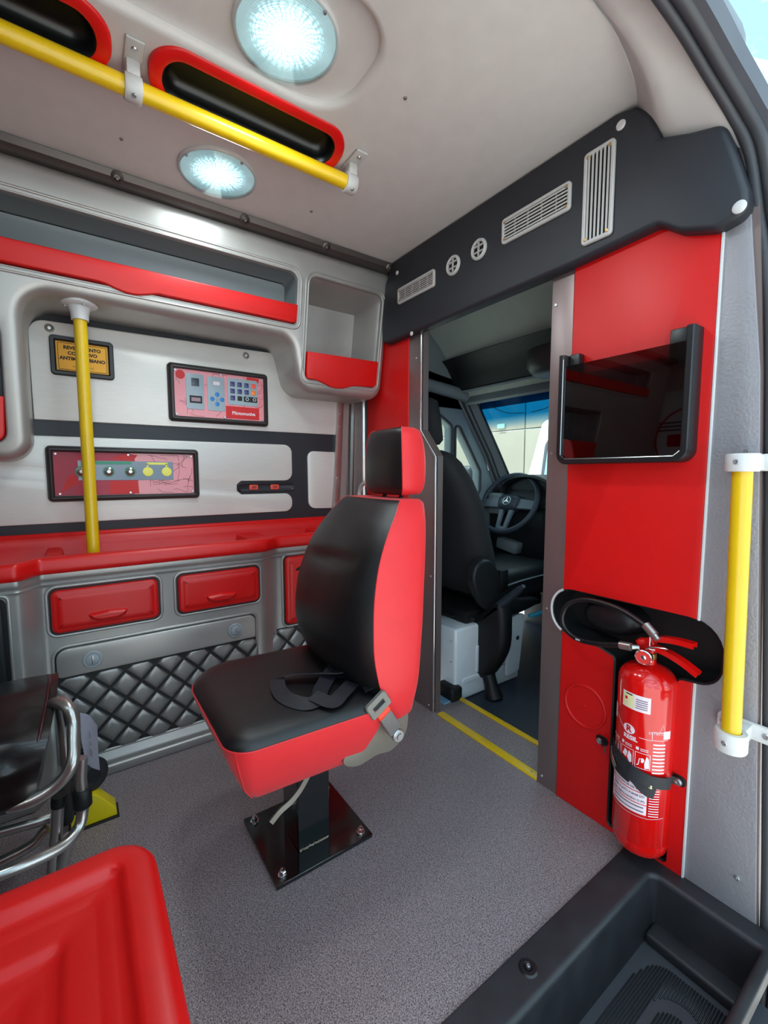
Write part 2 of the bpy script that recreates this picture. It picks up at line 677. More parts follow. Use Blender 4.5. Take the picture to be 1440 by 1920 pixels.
def ribbon(bm, pts, nrm, w, th, widths=None):
    pts = [Vector(p) for p in pts]
    N = len(pts)
    loops = []
    for i, p in enumerate(pts):
        d = (pts[min(i + 1, N - 1)] - pts[max(i - 1, 0)]).normalized()
        n = Vector(nrm(i) if callable(nrm) else nrm)
        n = (n - d * n.dot(d)).normalized()
        s = d.cross(n)
        ww = (widths[i] if widths else w) / 2
        loops.append([bm.verts.new(p + s * a * ww + n * b * th / 2) for a, b in ((-1, -1), (1, -1), (1, 1), (-1, 1))])
    for a, b in zip(loops, loops[1:]):
        bridge(bm, a, b)
    cap(bm, loops[0]); cap(bm, loops[-1])

def text(name, s, size, F, material, parent, center=(0, 0), ex=0.0006, d=0.0, bold=0.0, align='CENTER', xs=1.0, label=None):
    c = bpy.data.curves.new(name, 'FONT')
    c.body = s
    c.size = size
    c.align_x = align
    c.align_y = 'CENTER'
    c.offset = bold
    c.resolution_u = 3
    o = bpy.data.objects.new(name, c)
    COL.objects.link(o)
    dg = bpy.context.evaluated_depsgraph_get()
    dg.update()
    me = bpy.data.meshes.new_from_object(o.evaluated_get(dg))
    bm = bmesh.new()
    bm.from_mesh(me)
    bpy.data.objects.remove(o)
    bpy.data.meshes.remove(me)
    for v in bm.verts:
        v.co = Vector(F(center[0] + v.co.x * xs, center[1] + v.co.y, d + ex))
    return add(name, bm, material, parent, smooth=None, recalc=False)

def boolean(objs, cutters):
    """cut solids (world coordinates, no transforms) and bake the result"""
    for o in objs:
        for c in cutters:
            md = o.modifiers.new('b', 'BOOLEAN')
            md.object = c
            md.operation = 'DIFFERENCE'
            md.solver = 'EXACT'
    dg = bpy.context.evaluated_depsgraph_get()
    dg.update()
    for o in objs:
        me = bpy.data.meshes.new_from_object(o.evaluated_get(dg))
        o.modifiers.clear()
        o.data = me
    for c in cutters:
        bpy.data.objects.remove(c)

# frames: (a, b, d) -> van coordinates (x right, y forward, z up)
YB = 1.13                                     # bulkhead face
def BK(y0=YB): return lambda a, b, d: (a, y0 - d, b)
def LW(x0=-1.8): return lambda a, b, d: (x0 + d, a, b)
def UC(a, b, d): return (-1.53 - 0.17 * (1.8 - b) + d, a, b)     # leaning front of the wall cabinet
def UP(z0): return lambda a, b, d: (a, b, z0 + d)
def DOWN(z0): return lambda a, b, d: (a, b, z0 - d)

def screw(name, p, axis, r, parent, m='bolt', h=0.003, label=None):
    bm = bmesh.new()
    lathe(bm, [(r, 0), (r, h * 0.4), (r * 0.75, h), (r * 0.35, h), (r * 0.3, h * 0.6), (0, h * 0.6)], p, axis, 14)
    return add(name, bm, M[m], parent)

# =================================================================== SETTING
def solid(name, outline, F, d0, d1, material, parent=None, r=0.0):
    bm = bmesh.new()
    plate(bm, outline, F, d0, d1, r)
    return add(name, bm, material, parent)

# floor of the treatment area (with the notch for the step well) and of the doorway
bm = bmesh.new()
plate(bm, ccw([(-1.85, -1.9), (-0.2, -1.9), (-0.2, -0.12), (-0.5, -0.12), (-0.5, 1.13), (-0.78, 1.13), (-0.78, 1.29), (-1.36, 1.29), (-1.36, 1.13), (-1.85, 1.13)]), UP(0), -0.04, 0)
floor = tag(add('floor', bm, M['floor']), kind='structure')

# ceiling with the raised lamp bay
CA = [(-0.49, -1.9), (-0.49, 0.70), (-0.496, 0.806), (-0.504, 0.914), (-0.532, 1.037), (-0.57, 1.14)]
bm = bmesh.new()
bay = rpoly([(-0.998, -1.4, 0.1), (-0.745, -1.4, 0.1), (-0.745, 0.560, 0.10), (-0.998, 0.560, 0.10)], 12)
podh = [rrect(-1.139, y0_ + 0.010, -1.031, y1_ - 0.010, 0.052, 10) for y0_, y1_ in ((0.166, 0.620), (-0.36, 0.102))]
holed(bm, ccw(CA + [(-1.85, 1.14), (-1.85, -1.9)]), [bay], DOWN(1.8), podh, R=0.0005, D=0.03, rh=0.016, n=6, holecap=True,
      hprof=[(0.006, -0.019), (0.014, -0.0215), (0.03, -0.0225)])
ceil = tag(add('ceiling', bm, M['ceil'], smooth=50), kind='structure')
for (x, y) in ((-0.853, 0.657), (-1.365, 0.14), (-1.371, 0.673), (-0.90, 0.66), ):
    pass
for (x, y) in ((-0.853, 0.657), (-1.365, 0.14), (-1.371, 0.673)):
    screw('ceiling_screw', (x, y, 1.8), (0, 0, -1), 0.0045, ceil, 'seatmech')

# roof outside
bm = bmesh.new()
box(bm, (-1.9, -1.95, 1.88), (-0.42, 1.2, 1.93))
tag(add('roof_shell', bm, M['whitepaint']), kind='structure')

# left wall and rear wall
bm = bmesh.new()
box(bm, (-1.86, -1.9, -0.04), (-1.8, 1.30, 1.9))
wall_left = tag(add('wall_left', bm, M['steel']), kind='structure')
bm = bmesh.new()
box(bm, (-1.86, -1.96, -0.04), (-0.2, -1.9, 1.9))
wall_rear = tag(add('wall_rear', bm, M['satin']), kind='structure')
bm = bmesh.new()
box(bm, (-0.26, -1.9, -0.6), (-0.2, -0.16, 1.72), 0.01)
tag(add('wall_right', bm, M['greywall']), kind='structure')

# front bulkhead with passage and the extinguisher niche
NICHE = rpoly([(-0.745, 0.50, 0.065), (-0.60, 0.487, 0.02), (-0.560, 0.475, 0.012), (-0.560, 0.012, 0.012), (-0.413, 0.012, 0.012), (-0.413, 0.475, 0.012),
               (-0.329, 0.485, 0.065), (-0.329, 0.628, 0.07), (-0.745, 0.628, 0.065)], 7)
DOOR = ccw([(-1.343, 1.62), (-1.343, 1.122), (-1.254, 1.016), (-1.254, -0.2), (-0.78, -0.2), (-0.78, 1.62)])
bm = bmesh.new()
plate(bm, ccw([(-1.86, -0.04), (-0.24, -0.04), (-0.30, 1.15), (-0.322, 1.47), (-0.338, 1.57), (-0.357, 1.645), (-0.39, 1.72), (-0.57, 1.85), (-1.86, 1.85)]), BK(), -0.025, 0)
wall_front = add('wall_front', bm, M['steel'])
cut1 = bmesh.new(); plate(cut1, DOOR, BK(), -0.3, 0.2); c1 = add('cut', cut1, M['steel'])
cut2 = bmesh.new(); plate(cut2, NICHE, BK(), -0.085, 0.2); c2 = add('cut', cut2, M['steel'])
# red sheets on the bulkhead are parts of the wall
bm = bmesh.new(); plate(bm, rpoly([(-0.711, -0.0), (-0.381, -0.0), (-0.381, 1.52), (-0.711, 1.52)]), BK(), 0.0005, 0.010, 0.003)
red_r = add('red_panel', bm, M['redwall'], wall_front)
bm = bmesh.new(); plate(bm, rpoly([(-1.735, 0), (-1.428, 0), (-1.428, 1.52), (-1.735, 1.52)]), BK(), 0.0005, 0.008, 0.003)
red_l = add('red_panel', bm, M['redwall'], wall_front)
bm = bmesh.new(); plate(bm, ccw([(-0.3775, 0.0), (-0.243, 0.0), (-0.303, 1.15), (-0.336, 1.47), (-0.37, 1.56), (-0.3775, 1.56)]), BK(), 0.0005, 0.005, 0.001)
grey_p = add('grey_panel', bm, M['greywall'], wall_front)
bm = bmesh.new(); plate(bm, ccw([(-0.381, 0.0), (-0.3765, 0.0), (-0.3765, 1.5), (-0.381, 1.5)]), BK(), 0.0005, 0.011, 0.001)
edge_t = add('white_edge_trim', bm, M['white'], wall_front)
bm = bmesh.new(); plate(bm, ccw([(-0.779, 0.0), (-0.7125, 0.0), (-0.7125, 1.52), (-0.779, 1.52)]), BK(), 0.0005, 0.006, 0.001)
post_r = add('steel_post', bm, M['steel'], wall_front)
bm = bmesh.new(); plate(bm, ccw([(-1.426, 0.0), (-1.262, 0.0), (-1.262, 1.012), (-1.35, 1.118), (-1.35, 1.52), (-1.426, 1.52)]), BK(), 0.0005, 0.006, 0.001)
post_l = add('steel_post', bm, M['steel'], wall_front)
boolean([wall_front], [c1, c2])
cut2 = bmesh.new(); plate(cut2, NICHE, BK(), -0.05, 0.2); c2 = add('cut', cut2, M['steel'])
boolean([red_r, grey_p, edge_t, post_r], [c2])
for o in (wall_front, red_r, grey_p, edge_t, post_r):
    o.data.shade_smooth(); o.data.set_sharp_from_angle(angle=radians(38))
tag(wall_front, kind='structure')
# bright folded edge of the left post
bm = bmesh.new()
tube(bm, [(-1.261, 1.124, 0), (-1.261, 1.124, 1.013), (-1.350, 1.124, 1.119), (-1.350, 1.124, 1.5)], 0.005, 10)
add('post_edge', bm, M['chrome'], wall_front)
for x, z in ((-1.381, 1.403), (-1.283, 0.549), (-1.288, 0.02), (-0.766, 1.419), (-0.766, 1.008), (-0.765, 0.552), (-0.762, 0.029)):
    screw('rivet', (x, YB - 0.006, z), (0, -1, 0), 0.0042, wall_front, h=0.0025)
screw('rivet', (-0.315, YB - 0.005, 0.995), (0, -1, 0), 0.005, wall_front, h=0.004)
screw('rivet', (-0.279, YB - 0.005, 0.082), (0, -1, 0), 0.005, wall_front, h=0.004)
# embossed red disc cover
bm = bmesh.new()
ringp(bm, circle2(-0.633, 0.311, 0.062, 40), BK(YB - 0.010), 0.009, 0.004)
lathe(bm, [(0.053, 0), (0.053, 0.001), (0.004, 0.0015), (0.003, 0.003), (0, 0.003)], (-0.633, YB - 0.010, 0.311), (0, -1, 0), 40)
add('embossed_disc', bm, M['redwall'], wall_front)
# light rim at the niche's left end
bm = bmesh.new()
rim = [(a, b) for a, b in NICHE if a < -0.70 and b > 0.47]
rim = sorted(rim, key=lambda q: atan2(q[1] - 0.563, q[0] + 0.68) % (2 * pi))
tube(bm, [(a - 0.0015, YB - 0.008, b) for a, b in rim], 0.0035, 8)
add('niche_rim', bm, M['white'], wall_front)

# niche liner: black tray behind the cut
bm = bmesh.new()
loft(bm, NICHE, [(-0.0005, 0.009), (0.004, 0.006), (0.0045, -0.03), (0.006, -0.07), (0.010, -0.08)], BK(), False, True)
nl = add('niche_liner', bm, M['blackmatte'], wall_front, smooth=50)
bm = bmesh.new()
egg = [( -0.605 + 0.086 * cos(t) * (1 + 0.10 * cos(t)), 0.560 + 0.050 * sin(t)) for t in [2 * pi * k / 40 for k in range(40)]]
loft(bm, (lambda t: [(-0.605 + (p[0] + 0.605) * (1 - t / 0.055), 0.56 + (p[1] - 0.56) * (1 - t / 0.055)) for p in egg]), [(0, -0.079), (0.003, -0.055), (0.008, -0.038), (0.016, -0.027), (0.026, -0.0225), (0.040, -0.020), (0.050, -0.0195)], BK(), False, True)
add('hose_boss', bm, M['black'], nl, smooth=60)

# =================================================================== door opening on the right
SP = [(-0.236, 1.137, -0.30), (-0.238, 1.137, 0.0), (-0.255, 1.137, 0.35), (-0.298, 1.137, 1.148), (-0.317, 1.136, 1.358), (-0.334, 1.134, 1.465), (-0.350, 1.115, 1.58),
      (-0.372, 1.085, 1.645), (-0.393, 1.020, 1.70), (-0.403, 0.93, 1.733), (-0.409, 0.835, 1.75), (-0.412, 0.6, 1.762), (-0.414, 0.2, 1.768), (-0.414, -0.3, 1.768)]
sp = smooth_path(SP, 6)
def outward(i):
    # direction in the body side away from the opening centre
    p = sp[i]
    v = Vector((0.0, max(0.0, p.y - 0.55) if p.z > 1.3 else 1.0, max(0.0, p.z - 1.35) * 1.6))
    return v.normalized()
def offpath(o, dx):
    return [p + outward(i) * o + Vector((dx, 0, 0)) for i, p in enumerate(sp)]
seal = thing('door_seal', (-0.236, 1.14, 0.0), 'double black rubber seal curving around the sliding door opening', 'seal')
bm = bmesh.new(); tube(bm, offpath(0.007, 0.007), 0.010, 12); add('inner_bead', bm, M['rubber'], seal)
bm = bmesh.new(); tube(bm, offpath(0.009, 0.028), 0.0125, 12); add('outer_bead', bm, M['rubber'], seal)
bm = bmesh.new()
sweep(bm, offpath(0.018, 0.046), [(-0.014, -0.006), (0.012, -0.014), (0.012, 0.03), (-0.014, 0.012)], lambda i: outward(i))
tag(add('trim_1', bm, M['bodygrey']), kind='structure')
# white body side beyond the opening (front wing side)
bm = bmesh.new()
plate(bm, ccw([(1.17, -0.7), (2.6, -0.7), (2.6, 0.9), (2.0, 1.45), (1.22, 1.60), (1.175, 1.3)]), lambda a, b, d: (-0.18 - 0.13 * max(0, b - 0.1) + d, a, b), -0.03, 0.0, 0.004)
tag(add('wall_outer', bm, M['whitepaint']), kind='structure')
# roof rail above the door
bm = bmesh.new()
rail_o = rpoly([(-0.4, 1.80, 0), (1.17, 1.80, 0.01), (1.215, 1.87, 0.02), (1.20, 1.90, 0.01), (-0.4, 1.90, 0)])
plate(bm, rail_o, lambda a, b, d: (-0.375 + d - 0.2 * (b - 1.8), a, b), -0.06, 0.0, 0.008)
tag(add('trim_2', bm, M['bodygrey']), kind='structure')

# cream lining between ceiling edge and the seal
A_ = smooth_path([(-0.49, -0.3, 1.80), (-0.49, 0.2, 1.80), (-0.492, 0.55, 1.80), (-0.494, 0.803, 1.80), (-0.504, 0.914, 1.80), (-0.532, 1.037, 1.80), (-0.567, 1.125, 1.80)], 8)
B_ = smooth_path([(-0.488, -0.3, 1.797), (-0.488, 0.2, 1.797), (-0.490, 0.55, 1.797), (-0.491, 0.803, 1.794), (-0.483, 0.884, 1.78), (-0.480, 0.985, 1.745), (-0.501, 1.125, 1.690)], 8)
C_ = smooth_path([(-0.41, -0.3, 1.772), (-0.41, 0.2, 1.772), (-0.408, 0.55, 1.766), (-0.405, 0.835, 1.752), (-0.399, 0.95, 1.728), (-0.385, 1.05, 1.69), (-0.36, 1.125, 1.60)], 8)
bm = bmesh.new()
rows = []
for q in range(9):
    row = []
    for a, b, c in zip(A_, B_, C_):
        if q <= 3:
            p = a.lerp(b, q / 3)
        else:
            t = (q - 3) / 5
            p = b.lerp(c, t) + Vector((0.012, 0, 0.010)) * sin(pi * t) * 0.6
        row.append(bm.verts.new(p))
    rows.append(row)
for a, b in zip(rows, rows[1:]):
    bridge(bm, a, b, False)
lin_ = tag(add('trim_3', bm, M['ceil'], smooth=50), kind='structure')

# crumpled protective film hanging outside
bm = bmesh.new()
fr = []
for i in range(15):
    row = []
    for j in range(25):
        a, b = i / 14, j / 24
        y = 1.22 + 0.22 * a
        z = 1.36 + 0.50 * b + 0.03 * a
        nse = noise.noise(Vector((a * 6, b * 9, 3.1)))
        x = -0.325 + 0.02 * nse - 0.13 * max(0, b - 0.35) + 0.05 * a + 0.18 * max(0, 0.35 - b)
        row.append(bm.verts.new((x, y + 0.02 * nse * a, z)))
    fr.append(row)
for a, b in zip(fr, fr[1:]):
    bridge(bm, a, b, False)
bmesh.ops.solidify(bm, geom=bm.faces[:], thickness=0.001)
tag(add('protective_film', bm, M['film'], loc=(-0.34, 1.25, 1.36)), 'crumpled white protective film outside the sliding door frame', 'film')

# step well
M['wellp'] = mat('worn_black_plastic', (38, 38, 42), 0.5, bump=0.2, bscale=120, var=0.25, vscale=14, rvar=0.1)
well = tag(bpy.data.objects.new('floor_step_well', None), kind='structure')
COL.objects.link(well); well.location = (-0.5, 0.4, 0)
bm = bmesh.new()
# rim + walls + tread as one moulding, swept ring (rectangular well)
wo_ = ccw([(-0.5, -0.12), (-0.20, -0.12), (-0.20, 1.128), (-0.5, 1.128)])
holed(bm, wo_, [rpoly([(-0.425, -0.02, 0.02), (-0.222, -0.02, 0.006), (-0.222, 1.076, 0.006), (-0.425, 1.076, 0.018)], 6)],
      UP(0.006), R=0.004, D=0.03, rh=0.012, dh=0.12, n=6, hprof=[(0.013, -0.130)], holecap=False)
add('well_moulding', bm, M['wellp'], well, smooth=50)
bm = bmesh.new()
box(bm, (-0.44, -0.04, -0.18), (-0.15, 1.09, -0.125))
add('tread', bm, mat('dark_grey_tread', (62, 64, 70), 0.5, bump=0.15, bscale=300, var=0.1, vscale=12), well)
bm = bmesh.new()
box(bm, (-0.412, 1.020, -0.126), (-0.222, 1.074, -0.100), 0.008, 3)
add('well_ledge', bm, M['wellp'], well)
M['rib'] = mat('ribbed_tread_black', (44, 46, 50), 0.5)
pad = rpoly([(-0.393, 0.30, 0.03), (-0.232, 0.30, 0.03), (-0.229, 1.008, 0.03), (-0.375, 1.002, 0.045), (-0.393, 0.93, 0.03)], 8)
hole_c = rpoly([(-0.350, 0.30, 0.02), (-0.268, 0.30, 0.02), (-0.262, 0.958, 0.045), (-0.346, 0.948, 0.05)], 8)
hole_i = rpoly([(-0.334, 0.30, 0.02), (-0.285, 0.30, 0.02), (-0.280, 0.93, 0.03), (-0.332, 0.915, 0.035)], 8)
def span(poly, x):
    ys = []
    for i in range(len(poly)):
        (x0, y0), (x1, y1) = poly[i], poly[(i + 1) % len(poly)]
        if (x0 - x) * (x1 - x) < 0:
            ys.append(y0 + (y1 - y0) * (x - x0) / (x1 - x0))
    return (min(ys), max(ys)) if len(ys) > 1 else None
bm = bmesh.new()
x = -0.397
while x < -0.237:
    s = span(pad, x)
    if s:
        h = span(hole_c, x)
        segs = [(s[0], s[1])] if not h else [(h[1], s[1])]
        hi_ = span(hole_i, x)
        if hi_:
            segs.append(hi_)
        for y0, y1 in segs:
            if y1 - y0 > 0.01:
                box(bm, (x - 0.0014, y0, -0.125), (x + 0.0014, y1, -0.1225))
    x += 0.0052
tag(add('tread_rib', bm, M['rib'], well, smooth=None), kind='stuff')
bm = bmesh.new()
lathe(bm, [(0.018, 0.0), (0.015, 0.003), (0.009, 0.0035), (0.007, 0.002), (0.0065, 0.005), (0, 0.0055)], (-0.466, 0.664, 0.006), (0, 0, 1), 20)
add('recessed_screw', bm, M['black'], well)
screw('rivet', (-0.466, 0.664, 0.011), (0, 0, 1), 0.004, well)
screw('rivet', (-0.27, 1.07, -0.11), (0, -1, 0), 0.004, well)
bm = bmesh.new(); box(bm, (-0.15, -2.0, -0.7), (-0.12, 1.2, -0.25))
tag(add('trim_4', bm, M['bodygrey']), kind='structure')

# ground and the concrete wall outside
bm = bmesh.new(); box(bm, (-25, -25, -0.75), (25, 25, -0.65))
tag(add('ground', bm, M['ground']), kind='structure')

def concrete():
    m = mat('stained_concrete_wall', (150, 142, 130), 0.85, bump=0.4, bscale=20, var=0.07, vscale=0.8)
    return m
M['conc'] = concrete()
bm = bmesh.new()
YW = 7.0
cwall = tag(bpy.data.objects.new('wall_yard', None), kind='structure'); COL.objects.link(cwall); cwall.location = (-6, YW, -0.65)
pz = [(-0.65, 1.78), (1.80, 4.6)]
px_ = [-16, -12.6, -9.2, -5.35, -1.6, 4]
bm.free()
for i in range(5):
    for (z0, z1) in pz:
        bm = bmesh.new()
        box(bm, (px_[i] + 0.01, YW, z0), (px_[i + 1] - 0.01, YW + 0.15, z1), 0.01)
        add('concrete_panel', bm, M['conc'], cwall)

# =================================================================== CAB
cabx0, cabx1 = -1.80, -0.25
def st(name, bm, m, parent=None, **k):
    o = add(name, bm, m, parent, **k)
    if parent is None: tag(o, kind='structure')
    return o
bm = bmesh.new(); box(bm, (cabx0, 1.29, -0.06), (cabx1, 2.45, -0.025)); st('floor_cab', bm, M['cabfloor'])
bm = bmesh.new()
prof = [(1.20, 1.80), (1.35, 1.76), (1.50, 1.68), (1.60, 1.595), (1.66, 1.52), (1.70, 1.40), (1.74, 1.385), (1.745, 1.372), (1.75, 1.362), (1.85, 1.30), (1.87, 1.32), (1.87, 1.9), (1.20, 1.9)]
l0 = [bm.verts.new((cabx0, y, z)) for y, z in prof]; l1 = [bm.verts.new((-0.45, y, z)) for y, z in prof]
bridge(bm, l0, l1); cap(bm, l0); cap(bm, l1)
st('ceiling_cab', bm, M['cabceil'])
# black storage recess above the windshield with its lip
bm = bmesh.new()
prof = [(1.605, 1.535), (1.64, 1.505), (1.675, 1.455), (1.695, 1.392), (1.71, 1.388), (1.72, 1.52), (1.66, 1.56)]
l0 = [bm.verts.new((-1.80, y, z)) for y, z in prof]; l1 = [bm.verts.new((-0.45, y, z)) for y, z in prof]
bridge(bm, l0, l1); cap(bm, l0); cap(bm, l1)
st('trim_5', bm, M['cabdark'])
bm = bmesh.new()
tube(bm, [(-1.75, 1.42, 1.385), (-1.75, 1.66, 1.382), (-1.735, 1.70, 1.382), (-1.70, 1.706, 1.382), (-0.5, 1.706, 1.382)], 0.007, 8)
st('trim_6', bm, M['cabgrey'])
bm = bmesh.new()
loft(bm, circle2(-1.02, 1.55, 0.13, 32), [(0, 1.42), (0.0, 1.36), (0.02, 1.335), (0.06, 1.33)], lambda a, b, d: (a, b, d))
console = add('overhead_console', bm, M['cabdark'], loc=(-1.02, 1.55, 1.4), smooth=50)
tag(console, 'dark rounded overhead console above the cab windshield', 'console')
screw('rivet', (-1.10, 1.46, 1.40), (-0.5, -1, 0), 0.006, console)

bm = bmesh.new(); box(bm, (-1.8, 2.40, -0.1), (-0.25, 2.46, 0.895)); st('wall_firewall', bm, M['cabdark'])
# left cab side: door with two windows
def side(x0): return lambda a, b, d: (x0 + d, a, b)
bm = bmesh.new()
wA = rpoly([(1.34, 0.86, 0.02), (1.675, 0.86, 0.02), (1.675, 1.205, 0.03), (1.52, 1.29, 0.06), (1.34, 1.29, 0.04)], 5)
wB = rpoly([(1.715, 0.84, 0.02), (1.90, 0.835, 0.03), (1.90, 0.965, 0.03), (1.735, 1.20, 0.02), (1.712, 1.20, 0.01)], 5)
holed(bm, ccw([(1.23, 0.0), (2.3, 0.0), (2.3, 0.9), (1.98, 0.97), (1.80, 1.44), (1.23, 1.52)]), [wA, wB], side(-1.76), R=0.004, D=0.05, rh=0.008, dh=0.05, n=3)
door_cab = st('door_1', bm, M['cabgrey'])
bm = bmesh.new(); ringp(bm, inset(wA, -0.014), side(-1.757), 0.014, 0.008); ringp(bm, inset(wB, -0.014), side(-1.757), 0.014, 0.008)
add('window_seal', bm, M['rubber'], door_cab)
for w_ in (wA, wB):
    bm = bmesh.new(); plate(bm, inset(w_, -0.004), side(-1.79), -0.002, 0.002); add('window_pane', bm, M['glass'], door_cab)
bm = bmesh.new(); box(bm, (-1.9, 1.3, 1.30), (-1.76, 1.9, 1.9)); st('wall_cab_left', bm, M['cabgrey'])
bm = bmesh.new(); box(bm, (-0.3, 1.23, -0.1), (-0.25, 2.5, 0.85)); st('wall_cab_right', bm, M['cabdark'])

bm = bmesh.new(); tube(bm, [(-1.765, 1.22, 1.415), (-1.76, 1.5, 1.405), (-1.735, 1.72, 1.375), (-1.72, 1.80, 1.34)], 0.032, 14); st('trim_8', bm, M['cabgrey'], smooth=60)
# A-pillar with black seals
bm = bmesh.new()
pa = [(-1.755, 1.70, 1.375), (-1.755, 1.93, 1.06), (-1.755, 2.02, 0.90), (-1.755, 2.08, 0.55)]
pb = [(-1.69, 1.80, 1.33), (-1.69, 1.99, 1.06), (-1.69, 2.085, 0.92), (-1.69, 2.2, 0.55)]
loops = []
for a, b in zip(pa, pb):
    a, b = Vector(a), Vector(b)
    loops.append([bm.verts.new(v) for v in (a, b, b + Vector((-0.06, 0.06, 0)), a + Vector((-0.05, 0.05, 0)))])
for a, b in zip(loops, loops[1:]): bridge(bm, a, b)
cap(bm, loops[0]); cap(bm, loops[-1])
ap = st('trim_7', bm, M['cabgrey'], smooth=60)
for off, r in ((0.012, 0.007), (0.03, 0.005)):
    bm = bmesh.new(); tube(bm, [Vector(p) + Vector((0.004 + off * 0.9, off, 0)) for p in pa], r, 8); add('door_seal', bm, M['rubber'], ap)
bm = bmesh.new(); tube(bm, [Vector(p) + Vector((0.002, 0.004, 0)) for p in pb], 0.006, 8); add('windshield_seal', bm, M['rubber'], ap)
# windshield
win = tag(bpy.data.objects.new('window_1', None), kind='structure'); COL.objects.link(win)
bm = bmesh.new()
WS = lambda a, b, d: (a, 1.82 + (1.30 - b) * 0.72 + d, b)
plate(bm, rpoly([(-1.72, 0.90, 0.02), (-0.28, 0.90, 0.02), (-0.28, 1.335, 0.03), (-1.68, 1.335, 0.04)]), WS, -0.002, 0.002)
add('windshield_glass', bm, M['windshield'], win)
# dark wire arc printed on the glass
bm = bmesh.new()
tube(bm, smooth_path([WS(a, b, -0.006) for a, b in ((-1.60, 1.30), (-1.52, 1.262), (-1.42, 1.252))], 6), 0.0018, 6)
tube(bm, smooth_path([WS(a, b, -0.006) for a, b in ((-1.38, 1.25), (-1.28, 1.262), (-1.2, 1.30))], 6), 0.0018, 6)
add('printed_arc', bm, M['cabdark'], win)
# sun visor
bm = bmesh.new()
box(bm, (-1.70, 1.765, 1.30), (-1.0, 1.785, 1.385), 0.006, rot=Matrix.Rotation(radians(-38), 3, 'X'), piv=(-1.4, 1.775, 1.375))
tag(add('sun_visor', bm, M['cabgrey'], loc=(-1.35, 1.78, 1.34)), 'long flat grey sun visor folded above the windshield', 'visor')

# dashboard
dash = thing('dashboard', (-1.0, 2.1, 0.0), 'dark dashboard with instrument hood and grey vents behind the steering wheel', 'dashboard')
bm = bmesh.new()
prof = [(2.14, 0.30), (2.02, 0.42), (1.99, 0.60), (1.985, 0.80), (2.02, 0.86), (2.12, 0.895), (2.35, 0.90), (2.40, 0.3)]
l0 = [bm.verts.new((-1.75, y, z)) for y, z in prof]; l1 = [bm.verts.new((-0.28, y, z)) for y, z in prof]
bridge(bm, l0, l1); cap(bm, l0); cap(bm, l1)
add('body', bm, M['cabdark'], dash)
bm = bmesh.new()
hood = [(-1.50 + 0.17 * cos(t), 0.86 + 0.085 * sin(t)) for t in [pi * k / 20 for k in range(21)]]
hood = ccw(hood + [(-1.67, 0.76), (-1.33, 0.76)])
loft(bm, hood, [(0, -0.15), (0, 0.02), (0.012, 0.03), (0.02, 0.02), (0.022, -0.02)], BK(2.0), False, True)
add('instrument_hood', bm, M['cabdark'], dash, smooth=50)
bm = bmesh.new(); box(bm, (-1.74, 1.955, 0.72), (-1.64, 2.0, 0.84), 0.012); add('air_vent', bm, M['cabgrey'], dash)
bm = bmesh.new(); box(bm, (-1.30, 1.95, 0.68), (-1.10, 2.0, 0.76), 0.01)
add('air_vent', bm, M['cabgrey'], dash)
bm = bmesh.new(); box(bm, (-1.66, 1.94, 0.52), (-1.52, 2.0, 0.585), 0.01, rot=Matrix.Rotation(radians(10), 3, 'Y'))
add('switch_panel', bm, M['cabgrey'], dash)

# steering wheel
swc = Vector((-1.585, 1.95, 0.79)); tilt = radians(28)
n_ = Vector((0.05, -cos(tilt), sin(tilt))).normalized()
ux = Vector((1, 0.05, 0)).normalized(); uy = n_.cross(ux) * -1
if uy.z < 0: uy = -uy
SWF = lambda a, b, d: tuple(swc + ux * a + uy * b + n_ * d)
sw = thing('steering_wheel', tuple(swc), 'dark blue-grey three-spoke steering wheel in the cab', 'steering wheel')
bm = bmesh.new(); tube(bm, [SWF(0.172 * cos(t), 0.172 * sin(t), 0) for t in [2 * pi * k / 48 for k in range(48)]], 0.0145, 12, closed=True)
M['wheel'] = mat('steering_wheel_leather', (58, 66, 80), 0.45)
M['spoke'] = mat('grey_spoke', (112, 122, 134), 0.45)
add('rim', bm, M['wheel'], sw)
bm = bmesh.new(); loft(bm, rpoly([(-0.062, -0.045, 0.04), (0.062, -0.045, 0.04), (0.072, 0.03, 0.03), (0.045, 0.052, 0.03), (-0.045, 0.052, 0.03), (-0.072, 0.03, 0.03)]),
     [(0, -0.03), (0, -0.005), (0.004, 0.008), (0.018, 0.018), (0.035, 0.022)], SWF)
add('hub', bm, M['wheel'], sw, smooth=60)
for pts in ([(-0.165, -0.03), (-0.06, -0.03), (-0.06, 0.03), (-0.165, 0.018)], [(0.165, -0.03), (0.06, -0.03), (0.06, 0.03), (0.165, 0.018)],
            [(-0.03, -0.165), (-0.012, -0.165), (-0.018, -0.04), (-0.045, -0.04)], [(0.03, -0.165), (0.012, -0.165), (0.018, -0.04), (0.045, -0.04)], [(-0.03, -0.168), (0.03, -0.168), (0.022, -0.14), (-0.022, -0.14)]):
    bm = bmesh.new(); plate(bm, ccw(pts), SWF, -0.015, 0.002, 0.003); add('spoke', bm, M['spoke'], sw)
bm = bmesh.new(); ringp(bm, circle2(0, 0.003, 0.026, 32), SWF, 0.005, 0.003, 0.021)
for k in range(3):
    a = pi / 2 + k * 2 * pi / 3
    p, q = (0.024 * cos(a), 0.003 + 0.024 * sin(a)), (0.005 * cos(a + 1.05), 0.003 + 0.005 * sin(a + 1.05))
    q2 = (0.005 * cos(a - 1.05), 0.003 + 0.005 * sin(a - 1.05))
    plate(bm, ccw([p, q, (0, 0.003), q2]), SWF, 0.018, 0.0245)
add('emblem', bm, M['chrome'], sw)
bm = bmesh.new(); tube(bm, [swc - n_ * 0.01, swc - n_ * 0.07], 0.04, 16); add('column', bm, M['cabdark'], sw)

